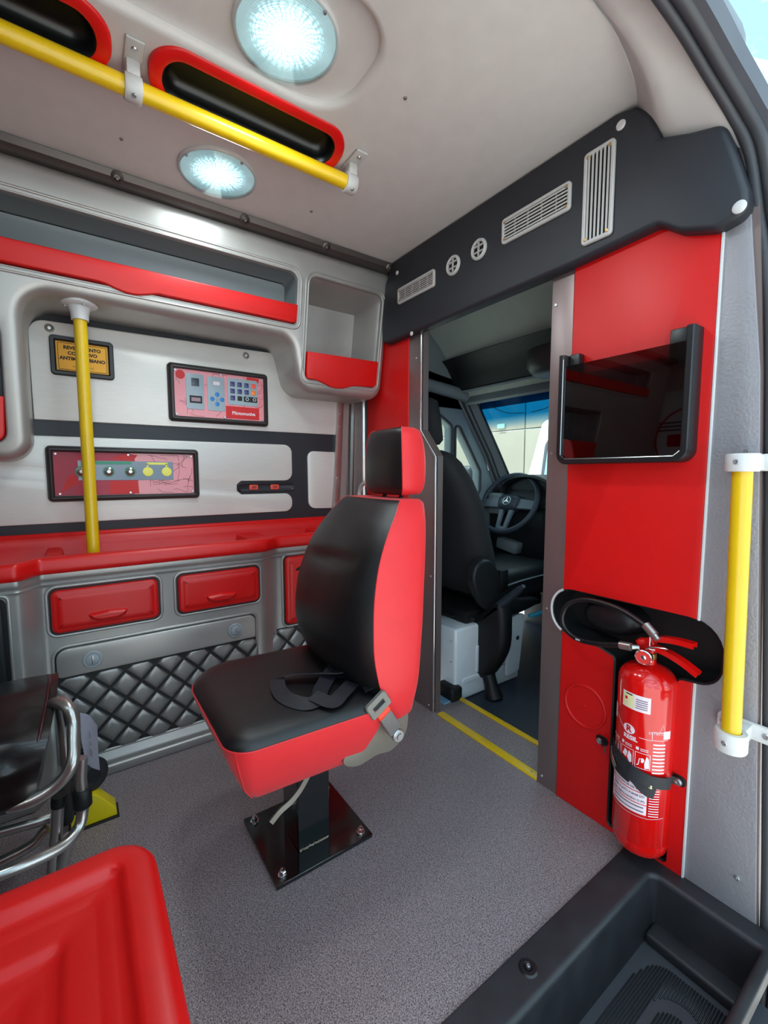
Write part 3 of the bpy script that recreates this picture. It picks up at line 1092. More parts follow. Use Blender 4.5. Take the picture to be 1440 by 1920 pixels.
# driver seat
ds = thing('driver_seat', (-1.52, 1.5, 0.30), 'dark cloth driver seat seen from behind through the passage', 'seat')
def seatback(levels, seg=24, cx=0.0):
    bm = bmesh.new(); loops = []
    for z, x, hw, y0, y1 in levels:
        hy = (y1 - y0) / 2; cy = (y0 + y1) / 2
        loops.append([bm.verts.new((x + hw * math.copysign(abs(cos(t)) ** 0.55, cos(t)), cy + hy * math.copysign(abs(sin(t)) ** 0.7, sin(t)), z)) for t in [2 * pi * k / seg for k in range(seg)]])
    for a, b in zip(loops, loops[1:]): bridge(bm, a, b)
    cap(bm, loops[0]); cap(bm, loops[-1])
    return bm
bm = seatback([(0.40, -1.555, 0.20, 1.45, 1.58), (0.46, -1.555, 0.25, 1.43, 1.60), (0.60, -1.555, 0.255, 1.40, 1.56), (0.80, -1.555, 0.235, 1.36, 1.51), (0.92, -1.555, 0.20, 1.325, 1.47),
               (1.0, -1.555, 0.16, 1.30, 1.43), (1.04, -1.555, 0.12, 1.30, 1.40), (1.055, -1.555, 0.07, 1.32, 1.38)])
add('backrest', bm, M['cabseat'], ds, smooth=80)
bm = seatback([(1.08, -1.565, 0.085, 1.29, 1.36), (1.10, -1.565, 0.10, 1.275, 1.375), (1.20, -1.565, 0.10, 1.265, 1.36), (1.27, -1.565, 0.09, 1.265, 1.345), (1.285, -1.565, 0.06, 1.28, 1.33)])
add('headrest', bm, M['cabseat'], ds, smooth=80)
bm = bmesh.new(); tube(bm, [(-1.60, 1.34, 1.03), (-1.60, 1.32, 1.10)], 0.006, 8); add('headrest_rod', bm, M['chrome'], ds)
bm = bmesh.new(); tube(bm, [(-1.52, 1.34, 1.03), (-1.52, 1.32, 1.10)], 0.006, 8); add('headrest_rod', bm, M['chrome'], ds)
bm = bmesh.new(); box(bm, (-1.75, 1.50, 0.36), (-1.28, 1.97, 0.51), 0.035, 4); add('cushion', bm, M['cabdark'], ds, smooth=70)
bm = bmesh.new(); tube(bm, smooth_path([(-1.277, 1.52, 0.44), (-1.277, 1.7, 0.455), (-1.277, 1.94, 0.46)], 6), 0.004, 8); add('cushion_piping', bm, M['cabgrey'], ds)
bm = bmesh.new(); plate(bm, ccw(smooth2 := [(q.x, q.y) for q in smooth_path([(1.34, 0.50, 0), (1.37, 0.575, 0), (1.44, 0.58, 0), (1.50, 0.52, 0), (1.52, 0.44, 0), (1.62, 0.385, 0), (1.78, 0.36, 0), (1.76, 0.325, 0), (1.58, 0.31, 0), (1.42, 0.37, 0)], 5, True)]),
      side(-1.275), -0.02, 0.018, 0.012); add('side_cover', bm, M['cabdark'], ds, smooth=60)
bm = bmesh.new(); box(bm, (-1.27, 1.50, 0.44), (-1.245, 1.545, 0.53), 0.006); add('belt_buckle', bm, M['blackmatte'], ds)
bm = bmesh.new(); box(bm, (-1.72, 1.36, 0.295), (-1.32, 1.9, 0.35), 0.01); tube(bm, [(-1.5, 1.32, 0.31), (-1.3, 1.40, 0.318)], 0.006, 8); add('slide_frame', bm, M['blackmatte'], ds)
# white seat base box
sb = thing('seat_base_box', (-1.5, 1.5, -0.025), 'white painted metal box carrying the driver seat', 'seat base')
bm = bmesh.new(); box(bm, (-1.77, 1.275, -0.025), (-1.295, 1.70, 0.295), 0.012, 3); add('box_shell', bm, M['whitepaint'], sb)
bm = bmesh.new(); ringp(bm, rrect(-1.74, 0.06, -1.40, 0.26, 0.03), BK(1.275), 0.006, 0.003); add('pressed_frame', bm, M['whitepaint'], sb)
bm = bmesh.new(); plate(bm, rrect(1.40, 0.08, 1.52, 0.20, 0.01), side(-1.295), 0, 0.005, 0.002); plate(bm, rrect(1.32, 0.05, 1.6, 0.07, 0.008), side(-1.295), 0, 0.006, 0.002); add('pressed_rib', bm, M['whitepaint'], sb)
for z in (0.24, 0.15): screw('rivet', (-1.32, 1.275, z), (0, -1, 0), 0.004, sb)
bm = bmesh.new(); plate(bm, rpoly([(1.575, 0.02, 0.01), (1.665, 0.03, 0.01), (1.70, 0.30, 0.02), (1.62, 0.30, 0.03), (1.58, 0.18, 0.03)]), side(-1.275), -0.004, 0.006, 0.002); sp_ = add('side_plate', bm, M['whitepaint'], sb)
screw('rivet', (-1.268, 1.648, 0.19), (1, 0, 0), 0.01, sb, 'cabdark')
bm = bmesh.new(); box(bm, (-1.37, 1.235, -0.01), (-1.27, 1.30, 0.055), 0.012, 3); add('floor_cover', bm, M['blackmatte'], sb)
tag(add('cyan_clip', (lambda b_: (box(b_, (-1.27, 1.72, 0.275), (-1.245, 1.82, 0.29), 0.004), b_)[1])(bmesh.new()), M['cyan'], loc=(-1.26, 1.77, 0.28)), 'small cyan plastic strip behind the white seat base', 'strip')
# parking brake lever
pb_ = thing('parking_brake_lever', (-1.20, 1.45, -0.025), 'black parking brake lever with a broad boot beside the white seat base', 'lever')
bm = bmesh.new()
o2 = [(q.x, q.y) for q in smooth_path([(-1.365, 0.190, 0), (-1.350, 0.255, 0), (-1.265, 0.335, 0), (-1.16, 0.420, 0), (-1.130, 0.405, 0), (-1.115, 0.32, 0), (-1.125, 0.20, 0), (-1.20, 0.07, 0), (-1.27, 0.045, 0), (-1.335, 0.105, 0)], 5, True)]
loft(bm, ccw(o2), [(0.02, -0.035), (0.005, -0.025), (0, 0), (0.005, 0.02), (0.018, 0.033), (0.035, 0.038)], lambda a, b, d: (a - 0.045, 1.45 - d, b))
add('boot', bm, M['blackmatte'], pb_, smooth=70)
bm = bmesh.new(); tube(bm, smooth_path([(-1.215, 1.44, 0.385), (-1.16, 1.43, 0.43), (-1.06, 1.405, 0.515)], 5), [0.017, 0.018, 0.018, 0.018, 0.018, 0.018, 0.017, 0.016, 0.015, 0.014, 0.008], 12); add('grip', bm, M['cabgrey'] if False else mat('dark_slate_grip', (50, 58, 70), 0.4), pb_)
bm = bmesh.new(); tube(bm, [(-1.285, 1.45, 0.12), (-1.25, 1.45, 0.03), (-1.23, 1.45, -0.025)], [0.03, 0.028, 0.04], 12); add('pedestal', bm, M['blackmatte'], pb_)
# booklet by the seat base
bm = bmesh.new(); box(bm, (-1.42, 1.20, 0.0), (-1.28, 1.26, 0.006)); tag(add('booklet', bm, mat('blue_white_booklet', (120, 160, 190), 0.4), loc=(-1.3, 1.22, 0)), 'thin blue and white booklet lying on the passage floor', 'booklet')

# mirror and white van outside
mr_ = thing('side_mirror', (-1.95, 1.95, 0.85), 'dark grey side mirror seen through the cab quarter window', 'mirror')
bm = bmesh.new(); box(bm, (-2.20, 2.02, 0.80), (-1.95, 2.10, 1.00), 0.03, 4); add('housing', bm, M['bodygrey'], mr_, smooth=60)
bm = bmesh.new(); box(bm, (-2.185, 2.012, 0.82), (-1.99, 2.02, 0.98), 0.004); add('mirror_glass', bm, mat('mirror_glass', (190, 215, 235), 0.05, 1.0), mr_)
bm = bmesh.new(); tube(bm, [(-1.80, 2.05, 0.85), (-1.97, 2.06, 0.86)], 0.02, 10); add('arm', bm, M['bodygrey'], mr_)

ov = thing('parked_van', (-3.6, 6.2, -0.65), 'white van parked by the concrete wall beyond the windshield', 'van')
bm = bmesh.new()
plate(bm, rpoly([(-2.1, -0.35, 0.1), (-4.05, -0.35, 0.1), (-3.98, 0.85, 0.1), (-3.74, 1.68, 0.12), (-2.1, 1.80, 0.1)], 6), BK(5.2), -1.2, 0, 0.12, 5); add('body', bm, M['whitepaint'], ov, smooth=60)
bm = bmesh.new(); plate(bm, rpoly([(-2.2, 0.75, 0.05), (-3.66, 0.75, 0.05), (-3.58, 1.38, 0.15), (-2.2, 1.45, 0.05)], 6), BK(5.2), 0, 0.012, 0.004); add('side_window', bm, mat('pale_blue_van_glass', (150, 190, 205), 0.1), ov)
bm = bmesh.new(); ringp(bm, rpoly([(-2.15, 0.70, 0.05), (-3.72, 0.70, 0.05), (-3.63, 1.43, 0.15), (-2.15, 1.50, 0.05)], 6), BK(5.2), 0.06, 0.02); add('window_frame', bm, M['bodygrey'], ov)
for x in (-3.6, -2.5):
    bm = bmesh.new(); lathe(bm, [(0.12, 0), (0.30, 0.02), (0.32, 0.05), (0.32, 0.2), (0.2, 0.22)], (x, 5.3, -0.33), (0, -1, 0), 28); add('wheel', bm, M['tyre'], ov)
# small street lamp in the yard wall
lb = bmesh.new(); box(lb, (-5.98, YW - 0.06, 1.84), (-5.80, YW, 1.93), 0.02, 3); tag(add('wall_lamp', lb, mat('pale_green_lamp', (170, 205, 190), 0.5), loc=(-5.89, YW, 1.84)), 'small pale box lamp fixed on the concrete yard wall', 'lamp')

# =================================================================== OVERHEAD VENT PANEL
ovp = thing('overhead_fascia', (-1.0, YB, 1.48), 'anthracite padded fascia with air vents above the cab passage', 'fascia')
OP = [(-1.575, 1.490, 0.04), (-0.69, 1.494, 0), (-0.495, 1.503, 0.03), (-0.450, 1.468, 0.04), (-0.385, 1.444, 0.03), (-0.331, 1.456, 0.03), (-0.334, 1.50, 0.02), (-0.354, 1.57, 0.03), (-0.378, 1.645, 0.035), (-0.443, 1.666, 0.05),
      (-0.500, 1.690, 0.006), (-0.515, 1.745, 0.006), (-0.556, 1.789, 0.006), (-0.60, 1.80, 0), (-1.50, 1.80, 0.02), (-1.525, 1.76, 0.03), (-1.575, 1.70, 0.04)]
bm = bmesh.new()
plate(bm, densify(rpoly(OP, 5), 0.05), BK(YB), 0.001, 0.040, 0.012, 5)
add('padded_board', bm, M['overhead'], ovp, smooth=60)
for x, z, r in ((-0.586, 1.764, 0.011), (-0.344, 1.469, 0.012), (-1.462, 1.745, 0.008), (-1.368, 1.487, 0.008)):
    bm = bmesh.new(); lathe(bm, [(r, 0), (r, 0.002), (r * 0.8, 0.004), (0, 0.0046)], (x, YB - 0.040, z), (0, -1, 0), 24); add('screw_cap', bm, M['white'], ovp)
VF = BK(YB - 0.040)
def grille(x0, z0, x1, z1, n, vertical, label, grp, mids=2):
    g = thing('air_vent', ((x0 + x1) / 2, YB - 0.04, z0), label, 'air vent', 'air vents on the overhead fascia')
    bm = bmesh.new(); plate(bm, rrect(x0 + 0.004, z0 + 0.004, x1 - 0.004, z1 - 0.004, 0.006), VF, 0.0005, 0.0015); add('backing', bm, M['dark'], g)
    bm = bmesh.new(); o = rrect(x0, z0, x1, z1, 0.010)
    loft(bm, o, [(0, 0.001), (0, 0.007), (0.002, 0.009), (0.007, 0.009), (0.009, 0.007), (0.009, 0.001)], VF, closed=True); add('frame', bm, M['grille'], g)
    ms = None
    L = (x1 - x0 - 0.018) if vertical else (z1 - z0 - 0.018)
    sh = L / n * 0.24
    for k in range(n):
        t = (k + 0.5) / n * L
        bm = bmesh.new()
        if vertical:
            xx = x0 + 0.009 + t; box(bm, (xx - sh, YB - 0.0475, z0 + 0.008), (xx + sh, YB - 0.0458, z1 - 0.008))
        else:
            zz = z0 + 0.009 + t; box(bm, (x0 + 0.008, YB - 0.0475, zz - sh), (x1 - 0.008, YB - 0.0458, zz + sh))
        add('slat', bm, M['grille'], g)
    if not vertical:
        for k in range(4):
            xx = x0 + (x1 - x0) * (k + 1) / 5
            bm = bmesh.new(); box(bm, (xx - 0.002, YB - 0.0425, z0 + 0.008), (xx + 0.002, YB - 0.0412, z1 - 0.008)); add('rear_slat', bm, M['grille'], g)
    for cx, cz in ((x0 + 0.011, z0 + 0.012), (x1 - 0.011, z0 + 0.012), (x0 + 0.011, z1 - 0.012), (x1 - 0.011, z1 - 0.012)):
        screw('screw', (cx, YB - 0.048, cz), (0, -1, 0), 0.0038, g, 'brass', 0.0015)
    return g
k_ = (YB - 0.048) / YB
def pr(x, z): return x * k_, 0.95 + (z - 0.95) * k_
v1 = pr(-1.515, 1.647) + pr(-1.288, 1.710)
grille(v1[0], v1[1], v1[2], v1[3], 6, False, 'smallest rectangular grey vent at the left end of the overhead panel', None)
v2 = pr(-0.972, 1.663) + pr(-0.738, 1.738)
grille(v2[0], v2[1], v2[2], v2[3], 6, False, 'horizontal rectangular grey vent in the middle of the overhead panel', None)
v3 = pr(-0.702, 1.550) + pr(-0.621, 1.778)
grille(v3[0], v3[1], v3[2], v3[3], 6, True, 'tall vertical slatted grey vent on the overhead panel', None)
for x, z, lab in ((-1.191, 1.685, 'round grey nozzle beside the smallest rectangular vent'), (-1.070, 1.691, 'round grey nozzle beside the middle rectangular vent')):
    x, z = pr(x, z)
    g = thing('round_air_vent', (x, YB - 0.04, z), lab, 'air vent', 'air vents on the overhead fascia')
    bm = bmesh.new(); lathe(bm, [(0.031, 0), (0.0325, 0.003), (0.031, 0.008), (0.027, 0.010), (0.023, 0.008), (0.022, 0.002)], (x, YB - 0.04, z), (0, -1, 0), 36, capends=False); add('ring', bm, M['grille'], g)
    bm = bmesh.new(); lathe(bm, [(0.023, 0.001), (0.0, 0.0012)], (x, YB - 0.04, z), (0, -1, 0), 30, capends=False); add('backing', bm, M['dark'], g)
    for dz in (-0.009, 0.009):
        bm = bmesh.new(); box(bm, (x - 0.021, YB - 0.049, z + dz - 0.0016), (x + 0.021, YB - 0.043, z + dz + 0.0016)); add('blade', bm, M['grille'], g)
    bm = bmesh.new(); box(bm, (x - 0.002, YB - 0.048, z - 0.021), (x + 0.002, YB - 0.042, z + 0.021)); add('blade', bm, M['grille'], g)

# =================================================================== GLASS HOLDER (document/monitor shelf)
mh = thing('glass_pocket', (-0.55, YB - 0.01, 0.95), 'black framed pocket with smoked glass pane on the red bulkhead panel', 'pocket')
MF = BK(YB - 0.010)
def ubar(w, prof, m, name):
    bm = bmesh.new()
    path = rpoly([(-0.718 + w / 2, 1.262, 0), (-0.718 + w / 2, 0.975 + w / 2, 0.02), (-0.402 - w / 2, 0.975 + w / 2, 0.02), (-0.402 - w / 2, 1.262, 0)], 6)
    # reorder so that the open end is at the top
    i0 = min(range(len(path)), key=lambda i: (abs(path[i][0] + 0.718 - w / 2) + abs(path[i][1] - 1.262)))
    p = path[i0:] + path[:i0]
    if p[1][1] > 1.25: p = [p[0]] + p[1:][::-1]
    pts = [Vector(MF(a, b, 0)) for a, b in p]
    sweep(bm, pts, prof, (0, -1, 0))
    return add(name, bm, m, mh, smooth=50)
ubar(0.016, [(0.0, -0.008), (0.044, -0.008), (0.048, -0.005), (0.048, 0.005), (0.044, 0.008), (0.0, 0.008)], M['black'], 'u_frame')
bm = bmesh.new(); plate(bm, rrect(-0.708, 0.982, -0.410, 1.232, 0.004), MF, 0.038, 0.042); add('smoked_glass', bm, M['smoke'], mh)
bm = bmesh.new(); plate(bm, ccw([(-0.703, 0.986), (-0.415, 0.986), (-0.415, 1.215), (-0.703, 1.215)]), MF, 0.001, 0.002)
add('back_sheet', bm, mat('dark_red_back_sheet', (120, 14, 14), 0.4), mh)
bm = bmesh.new(); box(bm, (-0.700, YB - 0.036, 1.20), (-0.672, YB - 0.011, 1.264), 0.003); add('retaining_clip', bm, M['black'], mh)
bm = bmesh.new(); box(bm, (-0.455, YB - 0.045, 1.20), (-0.412, YB - 0.011, 1.264), 0.004); add('retaining_clip', bm, M['black'], mh)
bm = bmesh.new(); tube(bm, [(-0.704, YB - 0.057, 1.25), (-0.704, YB - 0.057, 1.0), (-0.690, YB - 0.057, 0.988), (-0.430, YB - 0.057, 0.988), (-0.418, YB - 0.057, 1.0)], 0.0012, 6); add('bright_edge', bm, M['chrome'], mh)

# =================================================================== FIRE EXTINGUISHER
EX, EY, ER = -0.468, 1.100, 0.0615
ext = thing('fire_extinguisher', (EX, EY, 0.045), 'glossy red fire extinguisher with white printed label standing in the bulkhead niche', 'fire extinguisher')
bm = bmesh.new()
lathe(bm, [(0.0, 0.05), (0.050, 0.046), (0.053, 0.045), (0.058, 0.052), (0.0605, 0.072), (0.0595, 0.075), (ER, 0.079), (ER, 0.449), (0.0612, 0.452), (ER, 0.456), (0.0605, 0.466), (0.056, 0.477), (0.047, 0.487), (0.034, 0.494), (0.022, 0.498), (0.016, 0.501), (0.016, 0.513), (0, 0.513)],
      (EX, EY, 0), (0, 0, 1), 56)
add('cylinder', bm, M['redpaint'], ext, smooth=50)
CYL = lambda a, b, d: (EX + (ER + d) * sin(a / ER), EY - (ER + d) * cos(a / ER), b)
def cyl_patch(a0, b0, a1, b1, d, m, name, r=0.0015):
    bm = bmesh.new()
    n = max(2, int((a1 - a0) / 0.004))
    r0 = [bm.verts.new(CYL(a0 + (a1 - a0) * k / n, b0, d)) for k in range(n + 1)]
    r1 = [bm.verts.new(CYL(a0 + (a1 - a0) * k / n, b1, d)) for k in range(n + 1)]
    bridge(bm, r0, r1, False)
    return add(name, bm, m, ext, smooth=60)
# cream certification sticker
cyl_patch(-0.029, 0.402, 0.034, 0.440, 0.0003, M['label'], 'sticker')
cyl_patch(-0.027, 0.404, 0.000, 0.438, 0.0005, M['labely'], 'sticker_field')
cyl_patch(-0.020, 0.434, -0.004, 0.437, 0.0007, M['ink'], 'sticker_print')
cyl_patch(-0.022, 0.421, -0.016, 0.428, 0.0007, M['redink'], 'sticker_print')
for k in range(5):
    cyl_patch(0.004, 0.409 + k * 0.005, 0.028, 0.411 + k * 0.005, 0.0007, M['greyink'], 'sticker_print')
# logo and maker's name
bm = bmesh.new(); ov_ = [(-0.009 + 0.014 * cos(t), 0.352 + 0.0115 * sin(t)) for t in [2 * pi * k / 30 for k in range(30)]]
loft(bm, ov_, [(0, 0.0004), (0.006, 0.0005)], CYL, False, True); add('logo_oval', bm, M['label'], ext)
text('logo_letter', 'R', 0.021, CYL, M['redink'], ext, (-0.009, 0.352), 0.0, 0.0008, 0.0008)
text('maker_name', 'RESIL', 0.014, CYL, M['label'], ext, (-0.005, 0.332), 0.0, 0.0005, 0.0006)
# printed frames
def cyl_line(pts, w=0.0011, m='label', name='print_line'):
    bm = bmesh.new()
    P2 = [Vector((a, b, 0)) for a, b in pts]
    D = [P2[0]]
    for p, q in zip(P2, P2[1:]):
        k = max(1, int((q - p).length / 0.005))
        for j in range(1, k + 1): D.append(p.lerp(q, j / k))
    prev = None
    for i, p in enumerate(D):
        d = (D[min(i + 1, len(D) - 1)] - D[max(i - 1, 0)]).normalized(); nn = Vector((-d.y, d.x, 0)) * w / 2
        cur = (bm.verts.new(CYL(p.x + nn.x, p.y + nn.y, 0.0004)), bm.verts.new(CYL(p.x - nn.x, p.y - nn.y, 0.0004)))
        if prev: bm.faces.new((prev[0], prev[1], cur[1], cur[0]))
        prev = cur
    return add(name, bm, M[m], ext)
cyl_line([(-0.075, 0.372), (-0.048, 0.372), (-0.024, 0.350)])
cyl_line([(0.014, 0.341), (0.04, 0.341), (0.04, 0.362), (0.075, 0.362), (0.075, 0.342), (0.04, 0.342)])
cyl_line([(0.055, 0.363), (0.062, 0.380), (0.068, 0.363)], 0.0006)
cyl_patch(-0.070, 0.356, -0.050, 0.392, 0.0005, M['label'], 'print_block')
cyl_patch(0.064, 0.345, 0.082, 0.364, 0.0005, M['label'], 'print_block')
text('print_line', 'EXTINTOR', 0.008, CYL, M['label'], ext, (0.052, 0.358), 0, 0.0005)
for a0, a1 in ((-0.062, -0.030), (-0.026, 0.004), (0.008, 0.038)):
    cyl_line([(a0, 0.268), (a1, 0.268), (a1, 0.305), (a0, 0.305), (a0, 0.268)])
    cyl_patch(a0 + 0.001, 0.311, a0 + 0.007, 0.318, 0.0005, M['label'], 'print_block')
    for z in (0.3145, 0.3105): cyl_patch(a0 + 0.010, z, a1 - 0.004, z + 0.0015, 0.0005, M['label'], 'print_line')
def cyl_shape(pts, m='label', name='pictogram'):
    bm = bmesh.new(); q = ccw(pts); l = mkloop(bm, q, CYL, 0.0005); cap(bm, l); bmesh.ops.triangulate(bm, faces=bm.faces[:]); return add(name, bm, M[m], ext)
cyl_shape([(-0.022, 0.285), (-0.016, 0.300), (-0.009, 0.295), (-0.013, 0.280)])
cyl_shape([(-0.010, 0.283), (-0.006, 0.300), (-0.003, 0.294), (0.0, 0.292), (0.001, 0.275), (-0.004, 0.271)])
cyl_shape([(-0.058, 0.285), (-0.054, 0.300), (-0.049, 0.292), (-0.047, 0.272), (-0.054, 0.276)])
cyl_shape([(-0.044, 0.272), (-0.040, 0.302), (-0.036, 0.288), (-0.033, 0.272)])
cyl_line([(0.011, 0.274), (0.015, 0.276), (0.017, 0.291), (0.022, 0.291)], 0.0018, name='pictogram')
cyl_shape([(0.020, 0.284), (0.021, 0.294), (0.026, 0.293), (0.027, 0.287), (0.023, 0.282)])
cyl_shape([(0.028, 0.270), (0.027, 0.282), (0.031, 0.300), (0.033, 0.288), (0.036, 0.294), (0.037, 0.272)])
for k in range(9):
    cyl_patch(0.043, 0.262 + k * 0.0085, 0.070, 0.2655 + k * 0.0085, 0.0005, M['label'], 'print_line')
# instruction block
cyl_patch(-0.060, 0.156, 0.036, 0.250, 0.0003, M['label'], 'instruction_label')
for z in (0.152, 0.180, 0.208, 0.236):
    cyl_patch(-0.060, z, 0.036, z + 0.002, 0.0006, M['redink'], 'print_line')
for s_, z in (('ROMPA O LACRE', 0.244), ('APERTE O GATILHO ATE O FIM', 0.228), ('COM O EXTINTOR NA VERTICAL', 0.216), ('DIRIJA O JATO A BASE DO', 0.200), ('FOGO ESPALHANDO O PO', 0.188)):
    text('instruction_text', s_, 0.0072, CYL, M['greyink'], ext, (-0.008, z), 0, 0.0006, 0.0003, xs=0.92)
for z in (0.170, 0.160): cyl_patch(-0.045, z + 0.002, 0.030, z + 0.005, 0.0006, M['greyink'], 'print_line')
for k in range(12):
    cyl_patch(0.040, 0.156 + k * 0.0062, 0.062, 0.158 + k * 0.0062, 0.0005, M['label'], 'print_line')
cyl_line([(-0.075, 0.149), (0.04, 0.149), (0.075, 0.153)], 0.0008)
# valve, gauge, handles
bm = bmesh.new(); lathe(bm, [(0.014, 0.512), (0.016, 0.514), (0.016, 0.526), (0.011, 0.528), (0.011, 0.545), (0, 0.546)], (EX, EY, 0), (0, 0, 1), 20); add('valve', bm, M['brass'], ext)
bm = bmesh.new(); box(bm, (EX - 0.024, EY - 0.011, 0.526), (EX + 0.014, EY + 0.011, 0.556), 0.005, 3); add('valve_head', bm, M['redpaint'], ext)
gn = Vector((0.15, -1, -0.1)).normalized(); gc = Vector((EX + 0.001, EY - 0.026, 0.5215))
bm = bmesh.new(); lathe(bm, [(0.010, -0.02), (0.018, -0.004), (0.0185, 0.006), (0.0165, 0.008), (0.0155, 0.006)], gc, gn, 28, capends=False); ga = add('gauge', bm, M['chrome'], ext)
bm = bmesh.new(); lathe(bm, [(0.0158, 0.006), (0, 0.0062)], gc, gn, 24, capends=False); add('gauge_dial', bm, mat('gauge_dial_red', (214, 60, 56), 0.3), ga)
bm = bmesh.new(); lathe(bm, [(0.006, 0.0065), (0.004, 0.008), (0, 0.008)], gc, gn, 16, capends=False); add('gauge_hub', bm, M['chrome'], ga)
def lever(pts, w, th, name):
    bm = bmesh.new(); P3 = smooth_path(pts, 6); ribbon(bm, P3, (0, 0, 1), w, th)
    for s_ in (-1, 1):
        ribbon(bm, [p + Vector((0, s_ * w / 2, -0.004)) for p in P3], (0, 1, 0), 0.010, 0.002)
    return add(name, bm, M['redpaint'], ext)
lever([(EX - 0.022, EY - 0.004, 0.548), (EX + 0.0, EY - 0.008, 0.561), (EX + 0.030, EY - 0.014, 0.574), (EX + 0.065, EY - 0.018, 0.581), (EX + 0.100, EY - 0.02, 0.582)], 0.019, 0.006, 'carry_handle')
lever([(EX + 0.010, EY - 0.008, 0.548), (EX + 0.045, EY - 0.014, 0.546), (EX + 0.080, EY - 0.02, 0.537), (EX + 0.111, EY - 0.024, 0.523)], 0.019, 0.006, 'squeeze_lever')
bm = bmesh.new()
rc = Vector((EX + 0.030, EY - 0.030, 0.551))
tube(bm, [rc + Vector((0.021 * cos(t), -0.012 * sin(t), 0.006 * cos(t) + 0.006 * sin(t))) for t in [2 * pi * k / 28 for k in range(28)]], 0.0016, 8, closed=True)
tube(bm, [rc + Vector((-0.018, 0.003, 0)), rc + Vector((-0.022, 0.012, 0.03))], 0.0018, 8)
add('safety_pin_ring', bm, M['chrome'], ext)
# hose
HP = [(-0.500, 1.070, 0.537), (-0.53, 1.072, 0.530), (-0.580, 1.078, 0.515), (-0.640, 1.085, 0.507), (-0.680, 1.09, 0.522), (-0.692, 1.092, 0.552), (-0.678, 1.095, 0.590), (-0.640, 1.10, 0.612), (-0.590, 1.10, 0.617), (-0.535, 1.095, 0.612), (-0.49, 1.085, 0.600), (-0.462, 1.078, 0.590)]
bm = bmesh.new(); tube(bm, smooth_path(HP, 8), 0.0068, 12); hose = add('hose', bm, mat('black_hose_rubber', (19, 20, 22), 0.35), ext, smooth=60)
bm = bmesh.new(); tube(bm, [(-0.520, 1.068, 0.534), (-0.494, 1.068, 0.5375)], 0.0098, 14); tube(bm, [(-0.494, 1.068, 0.5375), (-0.482, 1.078, 0.538)], 0.0065, 12); add('hose_ferrule', bm, M['alu'], ext)
bm = bmesh.new(); tube(bm, [(-0.470, 1.080, 0.596), (-0.447, 1.073, 0.580)], 0.0102, 14); tube(bm, [(-0.447, 1.073, 0.580), (-0.438, 1.070, 0.572)], 0.007, 12); add('hose_ferrule', bm, M['alu'], ext)
text('hose_print', 'RESIL', 0.006, lambda a, b, d: (-0.635 + a * 0.98, 1.0765, 0.5085 + b - a * 0.0), M['label'], ext, (0, 0), 0, 0, 0.0002)

# retaining strap across the extinguisher
stp = thing('retaining_strap', (-0.49, YB - 0.01, 0.25), 'black webbing strap with buckles bolted across the fire extinguisher', 'strap')
def cyl_ribbon(pts, w, d, name, m='strap'):
    bm = bmesh.new(); P3 = [Vector(p) for p in pts]
    n = 22; out = []; nr = []
    for k in range(n + 1):
        t = k / n; a = pts[0][0] * (1 - t) + pts[-1][0] * t
        # piecewise z
        for (p, q) in zip(pts, pts[1:]):
            if p[0] <= a <= q[0] + 1e-9:
                u = (a - p[0]) / (q[0] - p[0]); z = p[1] * (1 - u) + q[1] * u
        out.append(Vector(CYL(a, z, d))); nr.append(Vector((sin(a / ER), -cos(a / ER), 0)))
    ribbon(bm, out, lambda i: nr[i], w, 0.002)
    return add(name, bm, M[m], stp, smooth=40)
cyl_ribbon([(-0.080, 0.272), (-0.05, 0.276), (-0.01, 0.262), (0.035, 0.222), (0.05, 0.218)], 0.030, 0.004, 'webbing')
cyl_ribbon([(-0.078, 0.245), (-0.045, 0.242), (0.0, 0.236)], 0.026, 0.0022, 'webbing')
cyl_ribbon([(0.0, 0.258), (0.04, 0.246), (0.085, 0.240)], 0.028, 0.0062, 'webbing')
cyl_ribbon([(-0.074, 0.262), (-0.05, 0.250), (-0.035, 0.238)], 0.014, 0.0075, 'cam_buckle', 'alu')
for x, z in ((-0.580, 0.240), (-0.398, 0.237)):
    bm = bmesh.new(); plate(bm, rrect(x - 0.016, z - 0.012, x + 0.016, z + 0.012, 0.010), BK(YB - 0.010), 0, 0.004, 0.001); add('anchor_plate', bm, M['blackmatte'], stp)
    sx = 1 if x < -0.5 else -1
    bm = bmesh.new(); ribbon(bm, [(x, YB - 0.018, z), (x + sx * 0.014, YB - 0.03, z + 0.004), (x + sx * 0.03, YB - 0.055, z + 0.006)], (0, -1, 0), 0.02, 0.003); add('anchor_loop', bm, M['blackmatte'], stp)
    screw('bolt', (x - sx * 0.002, YB - 0.018, z), (0, -1, 0), 0.009, stp, 'bolt', 0.006)
bm = bmesh.new(); box(bm, (-0.432, 1.045, 0.228), (-0.424, 1.060, 0.238), 0.002); add('pale_tab', bm, M['labely'], stp)

